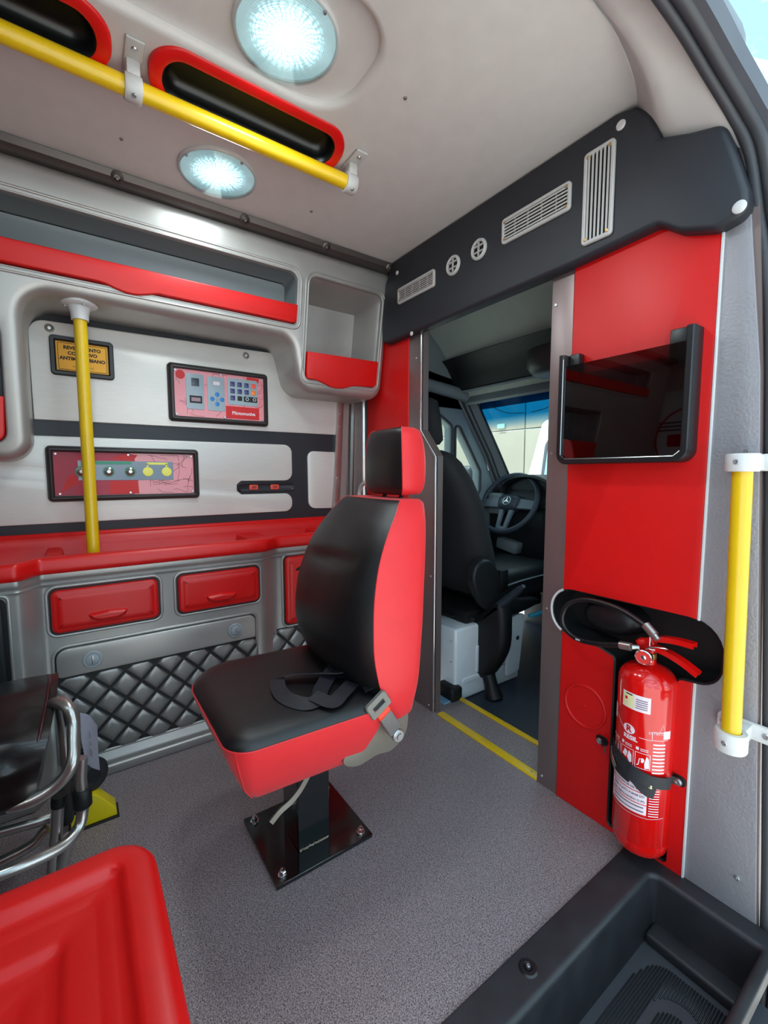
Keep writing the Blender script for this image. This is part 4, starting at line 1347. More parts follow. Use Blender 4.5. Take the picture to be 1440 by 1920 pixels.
# =================================================================== YELLOW GRAB POLES
rp = thing('grab_pole', (-0.292, 1.05, 0.42), 'yellow vertical grab pole with white clamps beside the sliding door', 'grab pole', 'yellow vertical grab poles')
bm = bmesh.new(); tube(bm, [(-0.287, 1.050, 0.415), (-0.299, 1.050, 0.972)], 0.0168, 24); add('pole', bm, M['yellow'], rp, smooth=60)
for z, x in ((0.972, -0.299), (0.420, -0.287)):
    bm = bmesh.new(); lathe(bm, [(0.0175, -0.018), (0.026, -0.018), (0.028, -0.014), (0.028, 0.012), (0.026, 0.016), (0.0, 0.017)] if z > 0.9 else [(0.0, -0.022), (0.026, -0.021), (0.028, -0.017), (0.028, 0.014), (0.026, 0.018), (0.0175, 0.018), (0.0175, 0.0)], (x, 1.05, z), (0, 0, 1), 32, capends=False)
    add('clamp', bm, M['white'], rp, smooth=40)
    bm = bmesh.new(); box(bm, (x - 0.017, 1.06, z - 0.016), (x + 0.017, 1.118, z + 0.016), 0.003); add('standoff', bm, M['white'], rp)
    bm = bmesh.new(); plate(bm, rrect(x - 0.045, z - 0.017, x + 0.050, z + 0.017, 0.007), BK(YB - 0.005), 0, 0.008, 0.002); add('base_plate', bm, M['white'], rp)
    for dx in (-0.033, 0.038): screw('screw', (x + dx, YB - 0.013, z), (0, -1, 0), 0.0065, rp)
    screw('screw', (x - 0.002, 1.05 - 0.028, z), (0, -1, 0), 0.005, rp)

lp = thing('grab_pole', (-1.65, 0.0365, 0.66), 'yellow vertical grab pole between the wall cabinet and the red tray', 'grab pole', 'yellow vertical grab poles')
bm = bmesh.new(); tube(bm, [(-1.65, 0.0365, 0.6685), (-1.65, 0.0365, 1.44)], 0.0175, 24); add('pole', bm, M['yellow'], lp, smooth=60)
bm = bmesh.new(); lathe(bm, [(0.0, 1.462), (0.046, 1.462), (0.048, 1.456), (0.044, 1.451), (0.030, 1.448), (0.024, 1.43), (0.0225, 1.410), (0.0178, 1.410), (0.0178, 1.42)], (-1.65, 0.0365, 0), (0, 0, 1), 32, capends=False); add('flange', bm, M['white'], lp, smooth=45)
for a in (0.3, 2.4, 4.5): screw('screw', (-1.65 + 0.037 * cos(a), 0.0365 + 0.037 * sin(a), 1.450), (0, 0, -1), 0.004, lp)

# ceiling rail
cr_ = thing('ceiling_rail', (-1.115, 0.3, 1.76), 'long yellow grab rail under the ceiling with grey clamps', 'grab rail')
bm = bmesh.new(); tube(bm, [(-1.115, -1.2, 1.752), (-1.115, 0.665, 1.752)], 0.0185, 24); add('rail', bm, M['yellow'], cr_, smooth=60)
for y in (0.14, 0.665, -0.42):
    e = 0.0 if y < 0.6 else 0.0
    bm = bmesh.new()
    C0 = Vector((-1.115, y, 1.752))
    lathe(bm, [(0.0190, -0.016), (0.0235, -0.016), (0.025, -0.013), (0.025, 0.013), (0.0235, 0.016)] + ([(0.0190, 0.016)] if y < 0.6 else [(0.0, 0.017)]), C0, (0, 1, 0), 28, capends=False)
    add('clamp', bm, M['grille'], cr_, smooth=45)
    bm = bmesh.new(); box(bm, (-1.128, y - 0.013, 1.765), (-1.092, y + 0.013, 1.796), 0.004); add('standoff', bm, M['grille'], cr_)
    bm = bmesh.new(); box(bm, (-1.135, y - 0.017, 1.793), (-1.045, y + 0.017, 1.7995), 0.003); add('base_plate', bm, M['grille'], cr_)
    screw('screw', (-1.065, y, 1.793), (0, 0, -1), 0.006, cr_)
    screw('screw', (-1.100, y, 1.7300), (0.5, 0, -1), 0.0045, cr_)

# =================================================================== CEILING LIGHTS
def lamp(x, y, z, r, label, power):
    t = thing('ceiling_light', (x, y, z), label, 'ceiling light', 'round LED lamps in the ceiling')
    bm = bmesh.new(); lathe(bm, [(r * 0.55, 0.0), (r, 0.0), (r, 0.005), (r * 0.985, 0.008), (r * 0.94, 0.009), (r * 0.93, 0.006)], (x, y, z), (0, 0, -1), 64, capends=False); add('base_ring', bm, M['white'], t, smooth=60)
    bm = bmesh.new(); lathe(bm, [(r * 0.93, 0), (0, 0)], (0, 0, 0), (0, 0, -1), 48, capends=False)
    bmesh.ops.translate(bm, verts=bm.verts[:], vec=(x, y, z - 0.006))
    me_o = add('led_panel', bm, M['led'], t, loc=(0, 0, -0.006))
    bm = bmesh.new(); prof = []
    n = 17
    for k in range(n * 2 + 1):
        rr = r * 0.985 * (1 - k / (n * 2 + 1) * 0.70)
        prof.append((rr, 0.010 + (0.0040 if k % 2 else 0.0) + 0.006 * (1 - (rr / r) ** 2)))
    prof.append((0, 0.0175))
    lathe(bm, prof, (x, y, z), (0, 0, -1), 64, capends=False); add('lens', bm, M['lens'], t, smooth=25)
    for a in (0.4, 1.97, 3.54, 5.1):
        screw('screw', (x + r * 0.93 * cos(a), y + r * 0.93 * sin(a), z - 0.010), (0, 0, -1), 0.004, t)
    ld = bpy.data.lights.new('led_light', 'AREA'); ld.shape = 'DISK'; ld.size = r * 1.5; ld.energy = power * LAMP; ld.color = (0.85, 0.97, 1.0); ld.specular_factor = 0.0
    lo = bpy.data.objects.new('led_light', ld); COL.objects.link(lo); lo.parent = t; lo.location = (0, 0, -0.022)
    return t
lamp(-0.892, 0.390, 1.8225, 0.104, 'large round ribbed LED lamp inside the raised ceiling bay', 2.6)
lamp(-1.352, 0.375, 1.80, 0.105, 'round LED lamp between the yellow rail and the wall cabinet', 1.8)

# =================================================================== CEILING PODS
th = radians(15)
PO = Vector((-1.087, 0, 1.800))
PF = lambda a, b, d: tuple(PO + Vector((cos(th) * b + sin(th) * d, a, sin(th) * b - cos(th) * d)))
def pod(y0, y1, label):
    t = thing('ceiling_grip_pod', (-1.085, (y0 + y1) / 2, 1.80), label, 'ceiling pod', 'red rimmed pods above the yellow rail')
    o = rrect(y0, -0.070, y1, 0.070, 0.068, 14)
    bm = bmesh.new()
    loft(bm, o, [(0, -0.02), (0, 0.017), (0.0015, 0.020), (0.004, 0.0215), (0.023, 0.0215), (0.026, 0.020)], PF, False, False); add('red_rim', bm, M['red'], t, smooth=50)
    bm = bmesh.new()
    loft(bm, o, [(0.0255, 0.0205), (0.029, 0.017), (0.032, 0.002), (0.036, -0.010), (0.043, -0.017), (0.052, -0.019)], PF, False, True); add('black_recess', bm, M['recess'], t, smooth=70)
    return t
pod(0.166, 0.620, 'red rimmed oblong black pod ending nearest the rail end')
pod(-0.36, 0.102, 'red rimmed oblong black pod cut off by the upper left photo edge')

# =================================================================== WALL PANEL (LEFT WALL)
WP = thing('wall_fascia', (-1.8, 0.4, 0.75), 'black wall fascia with satin light panels behind the cabinet', 'wall panel')
F0 = LW(-1.8)
bm = bmesh.new(); plate(bm, ccw([(-1.6, 0.70), (0.985, 0.70), (1.02, 1.32), (1.02, 1.50), (-1.6, 1.50)]), F0, 0.0005, 0.006, 0.001); add('black_backing', bm, M['overhead'], WP)
bm = bmesh.new(); plate(bm, rpoly([(-0.097, 1.121, 0), (0.984, 1.126, 0), (1.022, 1.30, 0.0), (0.74, 1.285, 0.035), (0.70, 1.445, 0.02), (-0.098, 1.432, 0.045)], 8), F0, 0.006, 0.012, 0.003); add('light_panel', bm, M['satin'], WP)
bm = bmesh.new(); plate(bm, rpoly([(-1.4, 0.786, 0), (0.768, 0.788, 0.033), (0.768, 0.866, 0.033), (0.55, 0.866, 0.006), (0.532, 0.880, 0.012), (0.532, 0.906, 0.012), (0.55, 0.920, 0.006), (0.770, 0.920, 0.035), (0.770, 1.073, 0.035), (-1.4, 1.068, 0)], 6), F0, 0.006, 0.012, 0.003); add('light_panel', bm, M['satin'], WP)
bm = bmesh.new(); plate(bm, rpoly([(0.845, 0.795, 0.035), (0.962, 0.792, 0), (0.982, 1.048, 0), (0.843, 1.050, 0.03)], 7), F0, 0.006, 0.012, 0.003); add('light_panel', bm, M['satin'], WP)
bm = bmesh.new(); loft(bm, rrect(0.534, 0.874, 0.78, 0.913, 0.018), [(0, 0.006), (0, 0.010), (0.004, 0.014), (0.008, 0.012), (0.012, 0.009)], F0); add('socket_channel', bm, M['overhead'], WP)
for y, z in ((-0.043, 1.410), (0.582, 1.418)):
    bm = bmesh.new(); lathe(bm, [(0.013, 0), (0.013, 0.002), (0.009, 0.003), (0.006, 0.001)], (-1.788, y, z), (1, 0, 0), 24, capends=False); add('washer', bm, M['seatmech'], WP)
    screw('screw', (-1.788, y, z), (1, 0, 0), 0.006, WP)
for i, (y, lab) in enumerate(((0.600, 'red USB socket farther from the chair'), (0.690, 'red USB socket nearer the chair'))):
    u_ = thing('usb_socket', (-1.788, y, 0.893), lab + ', on the black wall strip', 'socket', 'red sockets in the black strip')
    bm = bmesh.new(); plate(bm, rrect(y - 0.018, 0.884, y + 0.018, 0.904, 0.004), LW(-1.792), 0, 0.006, 0.002); add('face', bm, M['redb'], u_)
    bm = bmesh.new(); ringp(bm, rrect(y - 0.012, 0.888, y + 0.012, 0.900, 0.004), LW(-1.7862), 0.002, 0.001); plate(bm, rrect(y - 0.007, 0.892, y + 0.007, 0.896, 0.001), LW(-1.7862), 0, 0.001); add('slot', bm, M['ink'], u_)

# yellow sticker sign
ys_ = thing('notice_sign', (-1.79, 0.04, 1.27), 'yellow notice sign with black frame and lettering on the wall', 'sign')
bm = bmesh.new(); loft(bm, rrect(-0.046, 1.266, 0.128, 1.390, 0.012), [(0, 0), (0, 0.010), (0.003, 0.014), (0.012, 0.014), (0.016, 0.010), (0.016, 0.0)], LW(-1.789), closed=True); add('frame', bm, M['black'], ys_)
bm = bmesh.new(); plate(bm, ccw([(-0.030, 1.281), (0.112, 1.281), (0.112, 1.375), (-0.030, 1.375)]), LW(-1.789), 0, 0.004); add('yellow_plate', bm, M['orange'], ys_)
bm = bmesh.new(); loft(bm, rrect(-0.025, 1.286, 0.107, 1.370, 0.002), [(0, 0.0045), (0, 0.0050), (0.0013, 0.0050), (0.0013, 0.0045)], LW(-1.789), closed=True); add('printed_border', bm, M['ink'], ys_)
YS = LW(-1.7848)
for s_, z, sz in (('REVESTIMENTO', 1.356, 0.0145), ('COM ATIVO', 1.339, 0.0145), ('ANTIMICROBIANO', 1.322, 0.0145), ('www.revestimento.com', 1.298, 0.006)):
    text('lettering', s_, sz, YS, M['ink'], ys_, (0.041, z), 0.0, 0.0005, 0.0007 if sz > 0.01 else 0, xs=1.0)

def crack_lines(F, a0, b0, a1, b1, parent, m, n=16, seed=1):
    rnd = random.Random(seed)
    bm = bmesh.new()
    for k in range(n):
        a = a0 + (a1 - a0) * rnd.random(); b = b0 + (b1 - b0) * rnd.random()
        ang = rnd.choice((0, pi / 2)) + rnd.uniform(-0.3, 0.3)
        pts = [(a, b)]
        for q in range(6):
            ang += rnd.uniform(-0.5, 0.5)
            a = min(a1, max(a0, a + 0.010 * cos(ang))); b = min(b1, max(b0, b + 0.010 * sin(ang)))
            pts.append((a, b))
        for (p, q) in zip(pts, pts[1:]):
            d = Vector((q[0] - p[0], q[1] - p[1])); 
            if d.length < 1e-5: continue
            d.normalize(); nn = Vector((-d.y, d.x)) * 0.0006
            bm.faces.new([bm.verts.new(F(p[0] + nn.x, p[1] + nn.y, 0)), bm.verts.new(F(q[0] + nn.x, q[1] + nn.y, 0)), bm.verts.new(F(q[0] - nn.x, q[1] - nn.y, 0)), bm.verts.new(F(p[0] - nn.x, p[1] - nn.y, 0))])
    return tag(add('printed_crack_pattern', bm, m, parent, smooth=None, recalc=False), kind='stuff')
M['crack'] = mat('dark_red_print', (130, 40, 50), 0.3)

def deck(F, a0, b0, a1, b1, z=0.0): 
    bm = bmesh.new(); plate(bm, rrect(a0, b0, a1, b1, 0.006), F, z, z + 0.0012, 0.0004); return bm

# control panel
cp = thing('control_panel', (-1.79, 0.48, 1.15), 'pink and red control panel with keypad and blue arrow buttons', 'control panel')
bm = bmesh.new(); loft(bm, rrect(0.292, 1.142, 0.664, 1.352, 0.014), [(0, 0), (0.0, 0.012), (0.006, 0.024), (0.009, 0.026), (0.016, 0.026), (0.019, 0.023), (0.019, 0.0)], LW(-1.789), closed=True); add('frame', bm, M['frame'], cp)
bm = bmesh.new(); plate(bm, ccw([(0.311, 1.160), (0.646, 1.160), (0.646, 1.334), (0.311, 1.334)]), LW(-1.789), 0, 0.014); add('face_plate', bm, M['pink'], cp)
CF = LW(-1.7748)
crack_lines(LW(-1.7745), 0.32, 1.166, 0.64, 1.328, cp, M['crack'], 34, 2)
for c, (a0, b0, a1, b1) in (('panelgrey', (0.352, 1.190, 0.415, 1.320)), ('panelgrey', (0.427, 1.190, 0.491, 1.318)), ('panelgrey', (0.503, 1.219, 0.620, 1.320))):
    add('button_field', deck(CF, a0, b0, a1, b1, 0.0003), M[c], cp)
bm = bmesh.new(); plate(bm, ccw([(0.494, 1.166), (0.625, 1.166), (0.625, 1.213), (0.494, 1.213)]), CF, 0.0003, 0.0009); add('red_field', bm, M['redink'], cp)
bm = bmesh.new(); plate(bm, circle2(0.334, 1.312, 0.016), CF, 0.0003, 0.0009); add('red_spot', bm, M['redink'], cp)
bm = bmesh.new(); plate(bm, ccw([(0.575, 1.318), (0.625, 1.312), (0.628, 1.330), (0.58, 1.332)]), CF, 0.0002, 0.0007); add('red_field', bm, M['redink'], cp)
bm = bmesh.new(); plate(bm, ccw([(0.371, 1.275), (0.398, 1.275), (0.398, 1.304), (0.371, 1.304)]), CF, 0.001, 0.003, 0.0006); add('display', bm, mat('dark_display', (50, 54, 64), 0.2), cp)
bm = bmesh.new(); plate(bm, ccw([(0.363, 1.213), (0.407, 1.213), (0.407, 1.240), (0.363, 1.240)]), CF, 0.001, 0.003, 0.0006); add('socket', bm, M['ink'], cp)
bm = bmesh.new(); plate(bm, ccw([(0.369, 1.219), (0.401, 1.219), (0.401, 1.233), (0.369, 1.233)]), CF, 0.003, 0.0035); add('socket_face', bm, mat('mauve_display', (150, 120, 130), 0.3), cp)
bm = bmesh.new(); plate(bm, ccw([(0.449, 1.287), (0.473, 1.287), (0.473, 1.300), (0.449, 1.300)]), CF, 0.0015, 0.0025); add('display', bm, M['label'], cp)
for ax, az in ((0, 0.018), (0, -0.018), (0.018, 0), (-0.018, 0)):
    bm = bmesh.new(); cx, cz = 0.462 + ax, 1.234 + az
    plate(bm, [(cx + 0.0085 * cos(t), cz + 0.0085 * sin(t)) for t in [2 * pi * k / 14 for k in range(14)]], CF, 0.0015, 0.003, 0.0008); add('arrow_button', bm, M['blueb'], cp)
bm = bmesh.new(); plate(bm, rrect(0.456, 1.228, 0.468, 1.240, 0.003), CF, 0.0015, 0.003, 0.0005); add('ok_button', bm, M['latch'], cp)
for r_ in range(3):
    for c_ in range(4):
        if r_ == 2 and c_ == 3: continue
        cx, cz = 0.521 + 0.0275 * c_, 1.298 - 0.0265 * r_
        k = 'navyb' if c_ < 3 else ('redb' if r_ == 0 else 'oranb')
        if r_ == 2 and c_ == 1: k = 'ink'
        bm = bmesh.new()
        if r_ == 2 and c_ == 2: plate(bm, rrect(cx - 0.012, cz - 0.011, cx + 0.042, cz + 0.010, 0.002), CF, 0.0015, 0.0025, 0.0005); k = 'ink'
        else: plate(bm, rrect(cx - 0.009, cz - 0.009, cx + 0.009, cz + 0.009, 0.002), CF, 0.0015, 0.0032, 0.0008)
        add('key', bm, M[k], cp)
for cx in (0.577, 0.606):
    bm = bmesh.new(); lathe(bm, [(0.007, 0), (0.007, 0.002), (0.004, 0.002), (0.003, 0)], (-1.7720, cx, 1.245), (1, 0, 0), 16); add('round_switch', bm, M['alu'], cp)
text('panel_name', 'Pilotomotiva', 0.018, CF, M['label'], cp, (0.563, 1.187), 0.0, 0.0013, 0.0004, xs=1.0)
for (y, z) in ((0.317, 1.326), (0.478, 1.328), (0.639, 1.327), (0.317, 1.168), (0.488, 1.168), (0.640, 1.168)): screw('screw', (-1.7745, y, z), (1, 0, 0), 0.0042, cp)

# oxygen outlet panel
ox = thing('oxygen_outlet_panel', (-1.79, 0.16, 0.86), 'long pink and red gas outlet panel with green and yellow symbols', 'outlet panel')
bm = bmesh.new(); loft(bm, rrect(-0.074, 0.858, 0.387, 1.040, 0.014), [(0, 0), (0.0, 0.012), (0.006, 0.024), (0.009, 0.026), (0.014, 0.026), (0.019, 0.021), (0.019, 0.0)], LW(-1.789), closed=True); add('frame', bm, M['frame'], ox)
bm = bmesh.new(); plate(bm, ccw([(-0.056, 0.877), (0.369, 0.877), (0.369, 1.022), (-0.056, 1.022)]), LW(-1.789), 0, 0.010); add('face_plate', bm, M['pink'], ox)
OF = LW(-1.7788)
M['magenta'] = mat('magenta_red_print', (165, 6, 50), 0.4, coat=0.0)
bm = bmesh.new(); plate(bm, ccw([(-0.055, 0.878), (0.17, 0.878), (0.185, 0.93), (0.175, 1.0), (0.16, 1.021), (-0.055, 1.021)]), OF, 0.0002, 0.0008); add('magenta_field', bm, M['magenta'], ox)
bm = bmesh.new(); plate(bm, ccw([(0.095, 0.880), (0.185, 0.880), (0.183, 0.925), (0.10, 0.925)]), OF, 0.0009, 0.0011); add('red_field', bm, M['redink'], ox)
bm = bmesh.new(); plate(bm, ccw([(0.10, 1.0), (0.15, 1.02), (0.185, 1.015), (0.17, 0.995)]), OF, 0.0009, 0.0011); add('red_field', bm, M['redink'], ox)
bm = bmesh.new(); plate(bm, ccw([(-0.04, 0.885), (0.01, 0.92), (0.0, 0.95), (-0.02, 0.94)]), OF, 0.0009, 0.0011); add('red_field', bm, M['redink'], ox)
crack_lines(LW(-1.7782), 0.17, 0.882, 0.362, 1.016, ox, M['crack'], 30, 5)
bm = bmesh.new(); plate(bm, ccw([(0.010, 0.928), (0.298, 0.928), (0.298, 0.993), (0.010, 0.993)]), OF, 0.001, 0.0016); add('grey_field', bm, M['panelgrey2'], ox)
bm = bmesh.new(); plate(bm, ccw([(0.02, 0.980), (0.165, 0.982), (0.165, 0.992), (0.02, 0.992)]), OF, 0.0018, 0.0024); 
for cx in (0.019, 0.096, 0.160):
    lathe(bm, [(0.014, 0.0018), (0.018, 0.0018), (0.018, 0.0026), (0.013, 0.0026)], (-1.7788, cx, 0.957), (1, 0, 0), 24)
add('green_print', bm, M['greenp'], ox)
for cx in (0.019, 0.096, 0.160):
    bm = bmesh.new(); lathe(bm, [(0.014, 0.0026), (0.014, 0.006), (0.009, 0.009), (0.006, 0.007), (0.0055, 0.012), (0, 0.012)], (-1.7788, cx, 0.957), (1, 0, 0), 24); add('gas_outlet', bm, M['alu'], ox)
bm = bmesh.new()
for cx in (0.215, 0.276):
    plate(bm, circle2(cx, 0.957, 0.0165), OF, 0.0018, 0.003, 0.0005)
plate(bm, ccw([(0.212, 0.982), (0.28, 0.982), (0.28, 0.990), (0.212, 0.990)]), OF, 0.0018, 0.0024); plate(bm, ccw([(0.212, 0.97), (0.217, 0.97), (0.217, 0.985), (0.212, 0.985)]), OF, 0.0018, 0.0024); plate(bm, ccw([(0.273, 0.97), (0.278, 0.97), (0.278, 0.985), (0.273, 0.985)]), OF, 0.0018, 0.0024)
add('yellow_print', bm, M['yelp'], ox)
for (y, z) in ((-0.048, 1.014), (0.156, 1.015), (0.361, 1.014), (-0.042, 0.884), (0.158, 0.884), (0.362, 0.885)): screw('screw', (-1.7785, y, z), (1, 0, 0), 0.0042, ox)

# corner profile between wall and bulkhead
cpf = thing('corner_rail', (-1.77, 1.06, 0.65), 'vertical ribbed metal corner rail with rivets beside the red bulkhead strip', 'rail')
def vprof(pts, z0, z1, m, name, par, lean=0.0):
    bm = bmesh.new()
    l0 = [bm.verts.new((x, y - lean, z0)) for x, y in pts]; l1 = [bm.verts.new((x, y, z1)) for x, y in pts]
    bridge(bm, l0, l1); cap(bm, l0); cap(bm, l1)
    return add(name, bm, m, par)
ln = 0.045
vprof(ccw([(-1.80, 0.995), (-1.782, 0.998), (-1.780, 1.025), (-1.784, 1.034), (-1.80, 1.034)]), 0.60, 1.40, M['alu'], 'riveted_flange', cpf, ln)
vprof(ccw([(-1.80, 1.034), (-1.794, 1.034), (-1.79, 1.066), (-1.80, 1.066)]), 0.60, 1.40, M['steel'], 'groove', cpf, ln)
vprof(ccw([(-1.80, 1.066), (-1.775, 1.066), (-1.768, 1.074), (-1.772, 1.080), (-1.78, 1.084), (-1.80, 1.09)]), 0.60, 1.40, M['alu'], 'ridge', cpf, ln * 0.6)
vprof(ccw([(-1.80, 1.09), (-1.785, 1.085), (-1.76, 1.108), (-1.76, 1.118), (-1.80, 1.13)]), 0.60, 1.40, M['steel'], 'groove', cpf, ln * 0.3)
vprof(ccw([(-1.765, 1.108), (-1.748, 1.106), (-1.744, 1.114), (-1.75, 1.129), (-1.80, 1.129)]), 0.60, 1.40, M['alu'], 'ridge', cpf, 0.0)
for z in (1.22, 1.165, 0.93, 0.80): screw('rivet', (-1.781, 1.012 - ln * (1.4 - z) / 0.8, z), (1, 0, 0), 0.005, cpf, h=0.004)
# belt guide behind the chair
bg_ = thing('belt_guide', (-1.66, 1.08, 0.70), 'bent grey tube and black clip on the wall behind the chair', 'belt guide')
bm = bmesh.new(); tube(bm, smooth_path([(-1.76, 1.09, 0.80), (-1.745, 1.085, 0.87), (-1.70, 1.08, 0.905), (-1.62, 1.09, 0.91), (-1.6, 1.12, 0.91)], 6), 0.010, 12); add('bent_tube', bm, M['grille'], bg_)
bm = bmesh.new(); box(bm, (-1.78, 1.02, 0.765), (-1.755, 1.07, 0.795), 0.005); add('clip', bm, M['blackmatte'], bg_)
bm = bmesh.new(); tube(bm, [Vector((-1.77, 0.995 + 0.02 * cos(t), 0.745 + 0.02 * sin(t))) for t in [2 * pi * k / 20 for k in range(20)]], 0.004, 8, closed=True); add('ring', bm, M['chrome'], bg_)

# =================================================================== UPPER CABINET
uc = thing('wall_cabinet', (-1.6, 0.4, 1.28), 'silver moulded overhead cabinet with open shelf and side bin', 'cabinet')
UO = rpoly([(-1.6, 0.985, 0), (-0.100, 0.985, 0.07), (-0.097, 1.457, 0.075), (0.690, 1.457, 0.05), (0.735, 1.272, 0.075), (1.122, 1.272, 0.06), (1.122, 1.775, 0.0), (-1.6, 1.775, 0)], 8)
SH = rpoly([(-1.3, 1.505, 0.01), (0.706, 1.505, 0.012), (0.706, 1.680, 0.03), (-1.3, 1.680, 0.01)], 6)
BN = rpoly([(0.752, 1.318, 0.02), (1.083, 1.318, 0.02), (1.083, 1.685, 0.03), (0.752, 1.685, 0.03)], 6)
AR = rpoly([(-0.75, 1.035, 0.02), (-0.155, 1.035, 0.035), (-0.148, 1.36, 0.03), (-0.75, 1.36, 0.02)], 6)
bm = bmesh.new()
holed(bm, densify(UO, 0.06), [densify(SH, 0.08), densify(BN, 0.08), densify(AR, 0.08)], UC, R=0.030, D=0.21, rh=0.006, dh=0.02, n=6)
add('body_shell', bm, M['silver'], uc, smooth=50)
for o_, dd in ((SH, 0.10), (AR, 0.10)):
    bm = bmesh.new(); loft(bm, densify(o_, 0.1), [(0.0, -0.018), (0.002, -0.04), (0.008, -dd + 0.008), (0.012, -dd + 0.001), (0.018, -dd)], UC, False, True); add('shelf_liner', bm, M['liner'], uc, smooth=40)
bm = bmesh.new(); loft(bm, densify(BN, 0.1), [(0.0, -0.018), (0.008, -0.03), (0.03, -0.11), (0.045, -0.15)], UC, False, True); add('bin_liner', bm, M['silver'], uc, smooth=30)
bm = bmesh.new(); ringp(bm, inset(SH, -0.006), UC, 0.007, 0.005, -0.0035); ringp(bm, inset(SH, -0.019), UC, 0.008, 0.004, -0.001); add('shelf_bead', bm, M['silver'], uc, smooth=60)
bm = bmesh.new(); ringp(bm, inset(BN, -0.006), UC, 0.007, 0.005, -0.0035); ringp(bm, inset(BN, -0.016), UC, 0.006, 0.003, -0.001); add('bin_bead', bm, M['silver'], uc, smooth=60)
# horizontal crease inside the shelf
bm = bmesh.new(); ribbon(bm, [UC(-1.28, 1.669, -0.096), UC(0.69, 1.669, -0.096)], (1, 0, 0), 0.002, 0.004); add('shelf_crease', bm, M['gap'], uc)
# top flange
bm = bmesh.new()
prof = [(-1.800, 1.7995), (-1.508, 1.7995), (-1.503, 1.796), (-1.510, 1.780), (-1.528, 1.773), (-1.800, 1.773)]
l0 = [bm.verts.new((x, -1.6, z)) for x, z in prof]; l1 = [bm.verts.new((x, 1.118, z)) for x, z in prof]
bridge(bm, l0, l1); cap(bm, l0); cap(bm, l1); M['flange'] = mat('dark_brown_flange', (84, 76, 74), 0.35, 0.5); add('top_flange', bm, M['flange'], uc)
for y in (-0.25, 0.14, 0.50, 0.80, 1.085):
    bm = bmesh.new(); lathe(bm, [(0.017, 0), (0.016, 0.006), (0.009, 0.009), (0.008, 0.005)], (-1.513, y, 1.784), (0.95, 0, -0.7), 20, capends=False); add('screw_boss', bm, M['flange'], uc)
    screw('screw', (-1.509, y, 1.779), (0.95, 0, -0.7), 0.0045, uc, 'seatmech')
# red lips
lipo = ccw([(-1.30, 1.507), (0.085, 1.509)] + [(0.09 + 0.155 * k / 16, 1.509 - 0.016 * sin(pi * k / 16) ** 1.3) for k in range(1, 17)] + [(0.26, 1.508), (0.69, 1.508), (0.705, 1.514), (0.706, 1.571), (0.60, 1.569), (-1.30, 1.566)])
bm = bmesh.new(); plate(bm, lipo, UC, -0.012, 0.010, 0.004); add('shelf_lip', bm, M['red'], uc)
lipb = ccw([(0.756, 1.345), (0.76, 1.320), (0.80, 1.318), (0.825, 1.312), (0.86, 1.300), (0.89, 1.297), (0.925, 1.299), (0.955, 1.310), (0.985, 1.316), (1.07, 1.320), (1.082, 1.330), (1.082, 1.424), (0.756, 1.418)])
bm = bmesh.new(); plate(bm, lipb, UC, -0.012, 0.010, 0.004); add('bin_lip', bm, M['red'], uc)
bm = bmesh.new(); plate(bm, rpoly([(-0.745, 1.038, 0.02), (-0.158, 1.038, 0.03), (-0.152, 1.165, 0), (-0.745, 1.16, 0)]), UC, -0.012, 0.008, 0.004); add('arm_lip', bm, M['red'], uc)

# =================================================================== LOWER CABINET
lc = thing('base_cabinet', (-1.7, 0.4, 0.0), 'silver moulded base cabinet with red drawers and quilted lower panel', 'cabinet')
def fx(y):
    def ss(t): t = max(0, min(1, t)); return t * t * (3 - 2 * t)
    return -1.52 - 0.062 * ss((y + 0.145) / 0.055) - 0.045 * ss((y - 0.545) / 0.085)
ysam = [-1.6, -1.0, -0.6, -0.3] + [-0.16 + 0.005 * k for k in range(17)] + [0.0, 0.1, 0.2, 0.3, 0.4, 0.5, 0.545] + [0.56 + 0.008 * k for k in range(10)] + [0.7, 0.8, 0.9, 1.0, 1.118]
def curtain(bm, rows, ys_=ysam):
    """rows: list of (offset in x, z)"""
    lines = [[bm.verts.new((fx(y) + dx, y, z)) for y in ys_] for dx, z in rows]
    for a, b in zip(lines, lines[1:]): bridge(bm, a, b, False)
bm = bmesh.new()
curtain(bm, [(-0.168, 0.664), (0.010, 0.664), (0.012, 0.650), (0.008, 0.641), (0.001, 0.636), (0.004, 0.633), (0.006, 0.630), (0.002, 0.626), (0.0, 0.62), (0.0, 0.06), (0.006, 0.052), (0.006, 0.036), (0.002, 0.032), (0.010, 0.027), (0.010, 0.004), (0.006, 0.0), (-0.168, 0.0)])
add('body_shell', bm, M['silver'], lc, smooth=50)
LF = LW(-1.582); RF_ = LW(-1.627)
